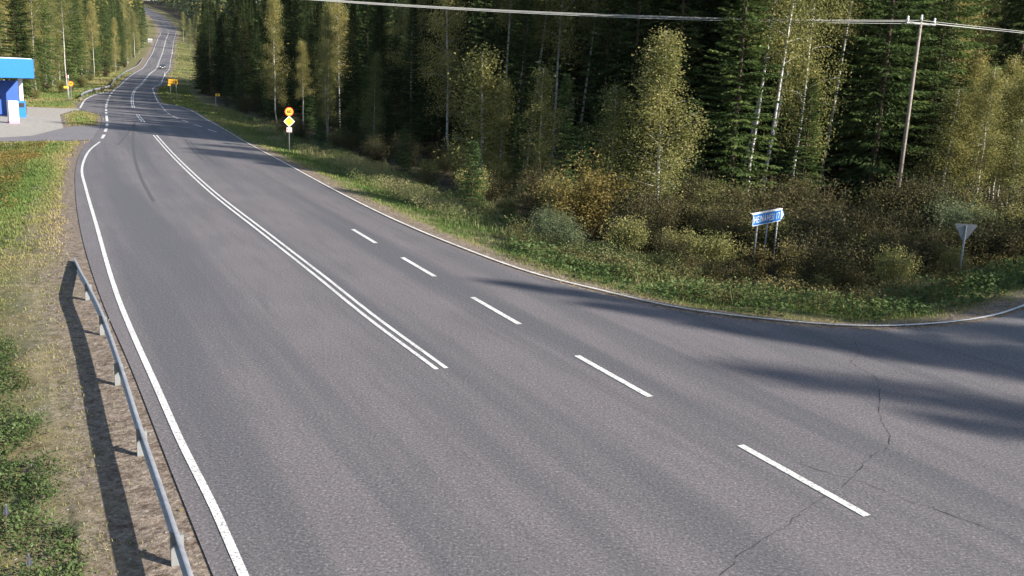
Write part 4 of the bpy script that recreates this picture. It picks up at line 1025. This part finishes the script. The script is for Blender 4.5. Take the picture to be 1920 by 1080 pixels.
# fallen leaves
def fallen(n, gen, acc_, label):
    Q, e, la, z = scatter(n, gen, acc_)
    zz_ = np.where(e < 0, .012, z + .03); m = len(Q)
    D = unit(np.c_[rng.normal(0, 1, (m, 2)), rng.normal(0, .25, m)]); S = unit(np.cross(D, np.tile([0, 0, 1.], (m, 1)) + rng.normal(0, .3, (m, 3))))
    V, F, T = rhombi(np.c_[Q, zz_], D, S, rng.uniform(.05, .09, m), .05, rng.uniform(.5, 1, m))
    tag(mobj('fallen_leaves', raw_mesh('fallen_leaves', V, F, M['leaf_gold'], tint=T)), label, 'leaves', kind='stuff')
fallen(5000, box(-2, 22, 22, 38), lambda x, y, e, la: (la > 0) & (e > -.3) & (e < 1.6) & (rng.random(len(x)) < np.where(e < 0.1, .12, .8)), 'yellow fallen leaves along the asphalt edge of the junction corner')
fallen(900, box(-14, 0, 8, 34), lambda x, y, e, la: (la < 0) & (e > .1) & (rng.random(len(x)) < .3), 'scattered fallen leaves on the gravel beside the guardrail')

# ------------------------------------------------------------------ guardrail
def guardrail():
    B = onz([(164.3, 565.4), (192, 631), (221, 725.3), (263.9, 858.3), (329.2, 1065)], -.06)
    d = B[-1] - B[-2]; B = np.vstack([B, B[-1] + d, B[-1] + 2 * d])
    root = empty('guardrail', B[0], 0, 'galvanised steel guardrail with sloped end beside the left edge of the road', 'guardrail')
    base = np.array(root.location)
    t = np.gradient(B[:, :2], axis=0); t /= np.linalg.norm(t, axis=1)[:, None]
    nn = np.c_[-t[:, 1], t[:, 0]]
    if (nn[0] @ np.array([1, 0.])) < 0: nn = -nn
    path = []
    for (px, py), zt in zip([(139.5, 483), (151, 507), (164.5, 531), (190.5, 584), (224, 676), (262, 795), (300, 905), (357, 1075)], [.10, .30, .47, .49, .49, .49, .49, .49]):
        q = onz([(px, py)], zt)[0]; q[2] -= .155; path.append(q)
    dd_ = path[-1] - path[-2]; path += [path[-1] + dd_, path[-1] + 2.2 * dd_]
    P = smooth(np.array(path), .35)
    prof = [(.0, -.155), (.035, -.155), (.083, -.11), (.083, -.06), (.03, -.015), (.03, .015), (.083, .06), (.083, .11), (.035, .155), (.0, .155),
            (-.006, .150), (.027, .145), (.074, .106), (.074, .064), (.02, .02), (.02, -.02), (.074, -.064), (.074, -.106), (.027, -.145), (-.006, -.150)]
    T = np.gradient(P, axis=0); V = []
    for p, tt in zip(P, T):
        h = unit(np.array([-tt[1], tt[0], 0])); h = h if h[0] > 0 else -h
        for a, b in prof: V.append(p + h * (a * .8 - .03) + np.array([0, 0, b * .72 + .04]) - base)
    n = len(prof); k = np.arange(len(P) - 1)[:, None] * n; j = np.arange(n)[None]; j2 = (j + 1) % n
    F = np.stack([k + j, k + j2, k + n + j2, k + n + j], -1).reshape(-1, 4)
    mobj('rail', raw_mesh('rail', V, F, M['steel']), root)
    pm = MB(); rzp = 0
    pm.add([(-.05, -.012, -.5), (.05, -.012, -.5), (.05, .012, -.5), (-.05, .012, -.5), (-.05, -.012, .50), (.05, -.012, .50), (.05, .012, .50), (-.05, .012, .50)], [(0, 1, 2, 3), (4, 7, 6, 5), (0, 4, 5, 1), (1, 5, 6, 2), (2, 6, 7, 3), (3, 7, 4, 0)])
    pm.box((-.045, .034, 0), (.006, .022, .50)); pm.box((.045, .034, 0), (.006, .022, .50))
    post = pm.mesh('post', M['steel_dull'])
    sm = MB(); sm.box((.075, .0, .36), (.035, .03, .10)); spacer = sm.mesh('spacer', M['steel_dull'])
    for k, p in enumerate(B):
        ang = math.atan2(nn[k][1], nn[k][0])
        for nm, me in (('post', post), ('spacer', spacer)):
            o = mobj(nm, me, root); o.location = tuple(p - base); o.rotation_euler = (0, 0, ang)
    bm_ = MB(); bm_.box((.06, 0, 0), (.012, .02, .012)); bolt = bm_.mesh('bolt', M['steel_dull'])
    for k, p in enumerate(B[1:], 1):
        o = mobj('bolt', bolt, root); q = np.array([*(p[:2] + nn[k] * .10), .33]) - base; o.location = tuple(q); o.rotation_euler = (0, 0, math.atan2(nn[k][1], nn[k][0]))
guardrail()
def far_rail(pts, label, side):
    P = np.array(pts); root = empty('guardrail', P[0], 0, label, 'guardrail')
    Q = smooth(P, 2.0) - P[0]; V = []; T = np.gradient(Q, axis=0)
    prof = [(0, .42), (.06, .47), (.03, .57), (.06, .67), (0, .72), (-.03, .72), (-.03, .42)]
    for p, t in zip(Q, T):
        h = unit(np.array([-t[1], t[0], 0])) * side
        for a, b in prof: V.append(p + h * a + np.array([0, 0, b]))
    n = len(prof); k = np.arange(len(Q) - 1)[:, None] * n; j = np.arange(n)[None]; j2 = (j + 1) % n
    mobj('rail', raw_mesh('rail', V, np.stack([k + j, k + j2, k + n + j2, k + n + j], -1).reshape(-1, 4), M['steel']), root)
    pm = MB(); pm.box((0, 0, .1), (.04, .04, .6)); me = pm.mesh('post', M['steel_dull'])
    L = np.r_[0, np.cumsum(np.linalg.norm(np.diff(Q, axis=0), axis=1))]
    for s in np.arange(1, L[-1], 6.0):
        o = mobj('post', me, root); q = [np.interp(s, L, Q[:, c]) for c in range(3)]; o.location = q
        o.location[0] -= .08 * side
cr = lambda px, py: np.array([*onz([(px, py)])[0][:2], 0])
def side_pts(s0, s1, lat, step=8):
    i = np.arange(s0, s1, step); P = CL[i, :2] + NR[i] * lat; return np.c_[P, height(P)]
gl = g2([(152, 187), (158, 182), (172, 176.4), (190, 171.8), (205, 168)])
far_rail(np.vstack([np.c_[gl, height(gl)], side_pts(i203 + 2, i203 + 170, -5.4)]), 'long low guardrail along the far left side of the road in front of the forest', 1)

# ------------------------------------------------------------------ signs
def post_mesh(name, h, r=.03, down=.4):
    b = MB(); b.tube([(0, 0, -down), (0, 0, h)], r, 10); return b.mesh(name, M['steel_dull'], True)
def disc(mb, r, y0, y1, z, n=28, ri=None):
    mb.prism([(r * math.cos(2 * math.pi * k / n), z + r * math.sin(2 * math.pi * k / n)) for k in range(n)], y0, y1)
def speed_sign(px, py, label, small=False, extra=True):
    p = onz([(px, py)], -.1)[0]; p[2] = height([p[:2]])[0]
    rz = math.atan2(-p[0], p[1]) + (R(14) if extra else 0) 
    root = empty('speed_limit_sign', p, rz, label, 'road sign')
    hz = 2.95 if extra else 2.2
    mobj('post', post_mesh('post', hz + .3), root)
    b = MB(); disc(b, .32, -.055, -.035, hz); o = b.obj('disc', M['red'], root)
    b = MB(); disc(b, .265, -.059, -.056, hz); b.obj('disc_face', M['orange'], root)
    text('numeral', '60', .34, M['black'], root, (0, -.062, hz), .002, .012)
    if extra:
        z2 = hz - .70; q = .41
        b = MB(); b.prism([(q, z2), (0, z2 + q), (-q, z2), (0, z2 - q)], -.055, -.035); b.obj('diamond_border', M['white'], root)
        q = .35; b = MB(); b.prism([(q, z2), (0, z2 + q), (-q, z2), (0, z2 - q)], -.060, -.0565); b.obj('diamond_face', M['yellow'], root)
        z3 = hz - 1.29
        b = MB(); b.box((0, -.045, z3), (.19, .01, .165)); b.obj('route_plate', M['white'], root)
        b = MB(); b.box((0, -.058, z3), (.16, .001, .135)); b.obj('route_field', M['red'], root)
        text('route_number', '23', .26, M['white'], root, (0, -.062, z3), .002, .01)
    return root
speed_sign(542.3, 282, 'orange 60 speed limit disc above a yellow diamond on a post on the right verge')
speed_sign(134.5, 191, 'orange 60 speed limit sign standing left of the far road before the forest', extra=False)

def direction_sign():
    a = onz([(1414.5, 497)], -.35)[0]; c = onz([(1452, 487)], -.35)[0]
    d = c - a; rz = math.atan2(d[1], d[0]); L = np.linalg.norm(d[:2])
    root = empty('direction_sign', a, rz, 'blue arrow sign reading HEINÄVESI 17 on three grey posts at the junction corner', 'road sign')
    zc = 1.74
    pm = post_mesh('post', zc + .27, .036, .6)
    for k in range(3):
        o = mobj('post', pm, root); o.location = (L * k / 2, .05, 0)
    x0, x1 = -.52, L + .18; h = .225
    b = MB(); b.prism([(x0, zc - h), (x1, zc - h), (x1 + .24, zc), (x1, zc + h), (x0, zc + h)], -.02, .005); b.obj('panel', M['sign_white'], root)
    b = MB(); b.prism([(x0 + .03, zc - h + .022), (x1 - .05, zc - h + .022), (x1 - .05, zc + h - .022), (x0 + .03, zc + h - .022)], -.0245, -.0215); b.obj('blue_field', M['blue'], root)
    b = MB(); b.prism([(x1 - .02, zc - h + .03), (x1 + .02, zc - h + .03), (x1 + .225, zc), (x1 + .02, zc + h - .03), (x1 - .02, zc + h - .03), (x1 + .17, zc)], -.0245, -.0215); b.obj('arrow_edge', M['blue'], root)
    b = MB(); b.box(((x0 + x1) / 2 - .05, .02, zc + h + .02), ((x1 - x0) / 2 + .08, .04, .012)); b.obj('top_rail', M['white'], root)
    wtxt = x1 - .10 - (x0 + .035)
    t = text('lettering', 'HEINÄVESI 17', .36, M['sign_white'], root, ((x0 + x1) / 2 - .05, -.026, zc - .01), .0012, -.001)
    xs_ = [v.co.x for v in t.data.vertices]; wd = max(xs_) - min(xs_); t.scale = ((wtxt - .14) / max(wd, .1), 1, 1)
direction_sign()

def yield_sign():
    p = onz([(1796.5, 527)], -.3)[0]; p[2] = height([p[:2]])[0]
    root = empty('give_way_sign', p, math.atan2(-p[0], p[1]) + R(12), 'grey back of a triangular give way sign on a post beside the side road', 'road sign')
    top = float(at(1804, 420, p[1])[2] - p[2])
    mobj('post', post_mesh('post', top - .05, .035), root)
    w_ = .37; zt = top; zb = top - .64
    rnd = []
    for (x, z), (dx, dz) in zip([(-w_, zt), (w_, zt), (0, zb)], [(1, 0), (0, 0), (0, 0)]): rnd.append((x, z))
    tri = [(-w_ + .03, zt), (w_ - .03, zt), (w_, zt - .04), (.03, zb), (-.03, zb), (-w_, zt - .04)]
    b = MB(); b.prism(tri, .040, .052); b.obj('plate', M['sign_back'], root)
    b = MB(); b.prism(tri, .0525, .056); b.obj('red_face', M['red'], root)
    b = MB(); b.prism([(x * .72, zt - .27 + (z - zt + .27) * .72 + .0) for x, z in tri], .0565, .059); b.obj('yellow_face', M['yellow'], root)
    for z in (zt - .12, zt - .38):
        b = MB(); b.box((0, .02, z), (.05, .02, .02)); b.obj('clamp', M['steel_dull'], root)
yield_sign()

def board_sign(px, py, pw, ph, py_foot, Yd, n_post, mat, label, bars=(), foot_off=0.0):
    c = at(px, py, Yd); g = height([c[:2]])[0]
    root = empty('board_sign', (c[0], c[1], g), math.atan2(-c[0], c[1]), label, 'road sign')
    W_ = pw * Yd / FPX; H_ = ph * Yd / FPX; zc = c[2] - g
    for k in range(n_post):
        o = mobj('post', post_mesh('post', zc, .045), root); o.location = ((k - (n_post - 1) / 2) * W_ * .6 + foot_off * W_, .06, 0)
    b = MB(); b.box((0, 0, zc), (W_ / 2, .02, H_ / 2)); b.obj('panel', mat, root)
    for x, z, hx, hz, m_ in bars:
        b = MB(); b.box((x * W_, -.025, zc + z * H_), (hx * W_, .003, hz * H_)); b.obj('panel_mark', m_, root)
    return root
r = board_sign(324.5, 153.0, 17, 9, 190, 137, 2, M['dull_orange'], 'orange-yellow board sign with black mark on two posts far on the right verge', [(.28, -.18, .08, .22, M['black']), (-.1, -.22, .3, .04, M['yellow']), (0, .33, .46, .05, M['yellow'])])
b = MB(); b.box((-.50, 0, float(at(319, 159.5, 137)[2] - r.location[2])), (.20, .02, .10)); b.obj('small_panel', M['yellow'], r)
board_sign(408, 177.8, 8, 4.5, 205, 117, 1, M['yellow'], 'small yellow plate on a thin post in the shade of the right forest', [(0, 0, .18, .2, M['black'])], -.45)
board_sign(124, 163.5, 8, 3.6, 190, 124, 1, M['yellow'], 'small pale yellow plate on a post beside the left speed sign', [], .4)
board_sign(281.5, 76, 8, 7, 85, 440, 2, M['sign_back'], 'pale grey board sign on the left bank where the road climbs', [(0, .3, .45, .12, M['white'])])
# red-white marker board behind the left speed sign
board_sign(127.3, 143.5, 3, 5.5, 165, 127, 1, M['white'], 'white and red marker board above the left speed sign', [(-.25, 0, .25, .5, M['red'])])
def delineator(px, py, Y, label):
    c = at(px, py, Y); g = height([c[:2]])[0]
    root = empty('delineator_post', (c[0], c[1], g), 0, label, 'marker post', 'white marker posts beside the far road')
    b = MB(); b.box((0, 0, .4), (.06, .03, .6)); b.obj('post', M['white'], root)
    b = MB(); b.box((0, -.033, .82), (.05, .004, .09)); b.obj('reflector', M['black'], root)
delineator(299.5, 157, 205, 'white marker post at the right road edge before the orange-yellow board sign')
delineator(309, 144, 245, 'white marker post at the right road edge beyond the orange-yellow board sign')
delineator(323.5, 100, 405, 'white marker post at the right road edge on the climb')
delineator(169, 172, 160, 'white marker post in front of the left guardrail')

# ------------------------------------------------------------------ power line
def powerline():
    YP = 52.0
    top = at(1726.5, 45, YP); low = at(1686, 340, YP)
    k_ = (top - low); g = height([low[:2]])[0]; foot_ = low + k_ * ((g - low[2]) / k_[2])
    root = empty('power_pole', (foot_[0], foot_[1], g), 0, 'slim wooden power pole with crossarm and three insulators before the big spruce', 'power pole')
    base = np.array([foot_[0], foot_[1], g]); tp = np.array([top[0], top[1], top[2]]) - base
    b = MB(); b.tube([(0, 0, -.8), tuple(tp * .5), tuple(tp + np.array([0, 0, .12]))], [.115, .095, .075], 10); b.obj('pole', M['wood_pole'], root, True)
    ax = np.array([.86, .5, 0]); b = MB()
    ax = np.array([.9, .43, 0]); ca, cb = tp - ax * 1.02, tp + ax * 1.02
    b.tube([tuple(ca), tuple(cb)], .05, 6); b.obj('crossarm', M['steel_dull'], root)
    P = []
    for k in (-1, 0, 1):
        q = tp + ax * k * .94 + np.array([0, 0, .05 if k else .16]); P.append(q + base + np.array([0, 0, .36]))
        b = MB(); z = [0, .05, .10, .16, .18, .26, .30]; rr = [.02, .055, .075, .06, .045, .06, .03]
        b.tube([tuple(q + np.array([0, 0, a])) for a in z], rr, 10); b.obj('insulator', M['porcelain'], root, True)
    # wires in front of the insulators, both ways
    left0 = at(-500, -127, 50); right0 = at(2500, 106, 56)
    for k, q in enumerate(P):
        off = (k - 1) * np.array([.30, .86, 0])
        for end, sag, nm in ((left0 + off, .95, 'l'), (right0 + off, .04, 'r')):
            n = 40; pts = []
            for t in np.linspace(0, 1, n):
                s = q * (1 - t) + end * t; s = s - np.array([0, 0, sag * 4 * t * (1 - t)]); pts.append(s - np.array([0, 0, .34]))
            b = MB(); b.tube([tuple(p_) for p_ in pts], .012, 6)
            o = b.obj('power_line_wire', M['alu']); 
            w_ = ('left-arm', 'middle', 'right-arm')[k]
            tag(o, (f'bright overhead wire from the {w_} insulator, crossing the road high above left of the pole' if nm == 'l' else f'thin overhead wire from the {w_} insulator, running right of the pole'), 'wire', 'overhead wires left of the pole' if nm == 'l' else 'overhead wires right of the pole')
powerline()

# ------------------------------------------------------------------ car
def car():
    s = int(np.argmin(np.abs(CL[:, 1] - 296))); p = CL[s, :2] + NR[s] * 1.9; t = T2[s]
    root = empty('car', (p[0], p[1], CL[s, 2] + .01), math.atan2(t[1], t[0]) - math.pi / 2, 'dark car coming down the right-hand lane of the far slope', 'car')
    # nose towards -y (the camera)
    prof = [(-2.15, .32), (-2.2, .55), (-2.1, .78), (-1.1, .92), (-.35, 1.40), (.9, 1.44), (1.75, 1.0), (2.15, .92), (2.2, .5), (2.1, .30)]
    hw = [.80, .86, .86, .84, .62, .62, .78, .82, .85, .82]
    b = MB(); n = len(prof)
    V = [(-w_, y, z) for (y, z), w_ in zip(prof, hw)] + [(w_, y, z) for (y, z), w_ in zip(prof, hw)]
    F = [tuple(range(n)), tuple(reversed(range(n, 2 * n)))] + [(i, (i + 1) % n, n + (i + 1) % n, n + i) for i in range(n)]
    b.add(V, F); body = b.obj('body', M['car_paint'], root)
    b = MB(); b.add([(-.70, -1.03, .975), (.70, -1.03, .975), (.57, -.42, 1.39), (-.57, -.42, 1.39)], [(0, 1, 2, 3)]); b.obj('windscreen', M['glass'], root)
    wm = MB(); wm.tube([(-.10, 0, 0), (.10, 0, 0)], .32, 14); tyre = wm.mesh('wheel', M['rubber'])
    rm = MB(); rm.tube([(-.105, 0, 0), (.105, 0, 0)], .18, 10); rim = rm.mesh('rim', M['steel_dull'])
    for sx in (-1, 1):
        for sy in (-1.35, 1.35):
            o = mobj('wheel', tyre, root); o.location = (sx * .76, sy, .32); mobj('rim', rim, o)
        b = MB(); b.box((sx * .62, -2.16, .68), (.17, .03, .07)); b.obj('headlight', M['lamp_glass'], root)
    b = MB(); b.box((0, -2.20, .48), (.26, .015, .06)); b.obj('number_plate', M['white'], root)
    b = MB(); b.box((0, -2.19, .62), (.38, .02, .05)); b.obj('grille', M['black'], root)
car()

# ------------------------------------------------------------------ roadside station at the far left
def station():
    c = at(33, 128, 90); g = height([c[:2]])[0]
    root = empty('fuel_canopy', (c[0], c[1], g), math.atan2(-c[0], c[1]) + .25, 'bright blue canopy on white columns in the yard at the far left', 'canopy')
    zc = c[2] - g
    b = MB(); b.box((-.6, 2.2, zc), (1.9, 2.4, .85)); b.obj('fascia', M['canopy_blue'], root)
    b = MB(); b.box((-.6, 2.2, zc + .87), (1.8, 2.3, .02)); b.obj('roof', M['white'], root)
    b = MB(); b.box((-.6, 4.4, 1.75), (1.8, .1, 1.65)); b.obj('back_wall', M['deep_blue'], root)
    for x in (-1.6, .7):
        b = MB(); b.box((x, 2.2, (zc - .86) / 2), (.16, .16, (zc - .86) / 2)); b.obj('column', M['white'], root)
    for x, lab, m_ in ((-2.0, 'dark blue pump left of the white column under the canopy', M['deep_blue']), (.35, 'blue pump right of the white column under the canopy', M['canopy_blue'])):
        q = Matrix.Rotation(root.rotation_euler[2], 3, 'Z') @ Vector((x, 1.4, 0)) + root.location
        r2 = empty('fuel_pump', (q.x, q.y, g), root.rotation_euler[2], lab, 'fuel pump')
        b = MB(); b.box((0, 0, .85), (.42, .25, .85)); b.obj('cabinet', m_, r2)
        b = MB(); b.box((0, -.255, 1.3), (.30, .01, .2)); b.obj('display', M['black'], r2)
        b = MB(); b.tube([(.45, 0, 1.2), (.55, -.05, .9), (.5, -.05, .4), (.44, 0, .9)], .025, 6); b.obj('hose', M['rubber'], r2)
    q = at(24, 205, 84); gq = height([q[:2]])[0]
    kb = empty('kiosk_box', (q[0], q[1], gq), root.rotation_euler[2], 'white box with pink foot in front of the blue canopy', 'cabinet')
    b = MB(); b.box((0, 0, 1.2), (.38, .3, .85)); b.obj('cabinet', M['white'], kb)
    b = MB(); b.box((0, 0, .17), (.40, .32, .17)); b.obj('foot', M['pink'], kb)
    h = at(-62, 150, 100); gh = height([h[:2]])[0]
    hr = empty('red_house', (h[0], h[1], gh), root.rotation_euler[2], 'dark red wooden building with dark red roof cut off by the left edge', 'building')
    b = MB(); b.box((-2, 4, 2.6), (4.2, 4, 2.6)); b.obj('wall', M['house_red'], hr)
    b = MB(); b.add([(-6.6, -.5, 5.2), (2.6, -.5, 5.2), (2.6, 8.5, 5.2), (-6.6, 8.5, 5.2), (-6.6, 4, 8.2), (2.6, 4, 8.2)], [(0, 1, 5, 4), (2, 3, 4, 5), (0, 4, 3), (1, 2, 5), (0, 3, 2, 1)]); b.obj('roof', M['roof_dark'], hr)
    for x in (-4, -1):
        b = MB(); b.box((x, -.02, 2.2), (.6, .04, .7)); f = b.obj('window', M['white'], hr)
        b = MB(); b.box((x, -.065, 2.2), (.5, .005, .6)); b.obj('pane', M['glass'], f)
    b = MB(); b.box((1.0, -.02, 1.1), (.5, .04, 1.08)); b.obj('door', M['white'], hr)
station()

# ------------------------------------------------------------------ thin autumn air
def haze():
    b = MB(); b.box((-250, 560, 68), (900, 700, 74)); m = bpy.data.materials.new('haze_air'); m.use_nodes = True
    n = m.node_tree; n.nodes.remove(n.nodes['Principled BSDF']); v = n.nodes.new('ShaderNodeVolumePrincipled')
    v.inputs['Color'].default_value = (0.86, 0.92, 1.0, 1); v.inputs['Density'].default_value = 0.000025
    n.links.new(v.outputs[0], n.nodes['Material Output'].inputs['Volume'])
    o = b.obj('haze', m); tag(o, kind='stuff')
haze()
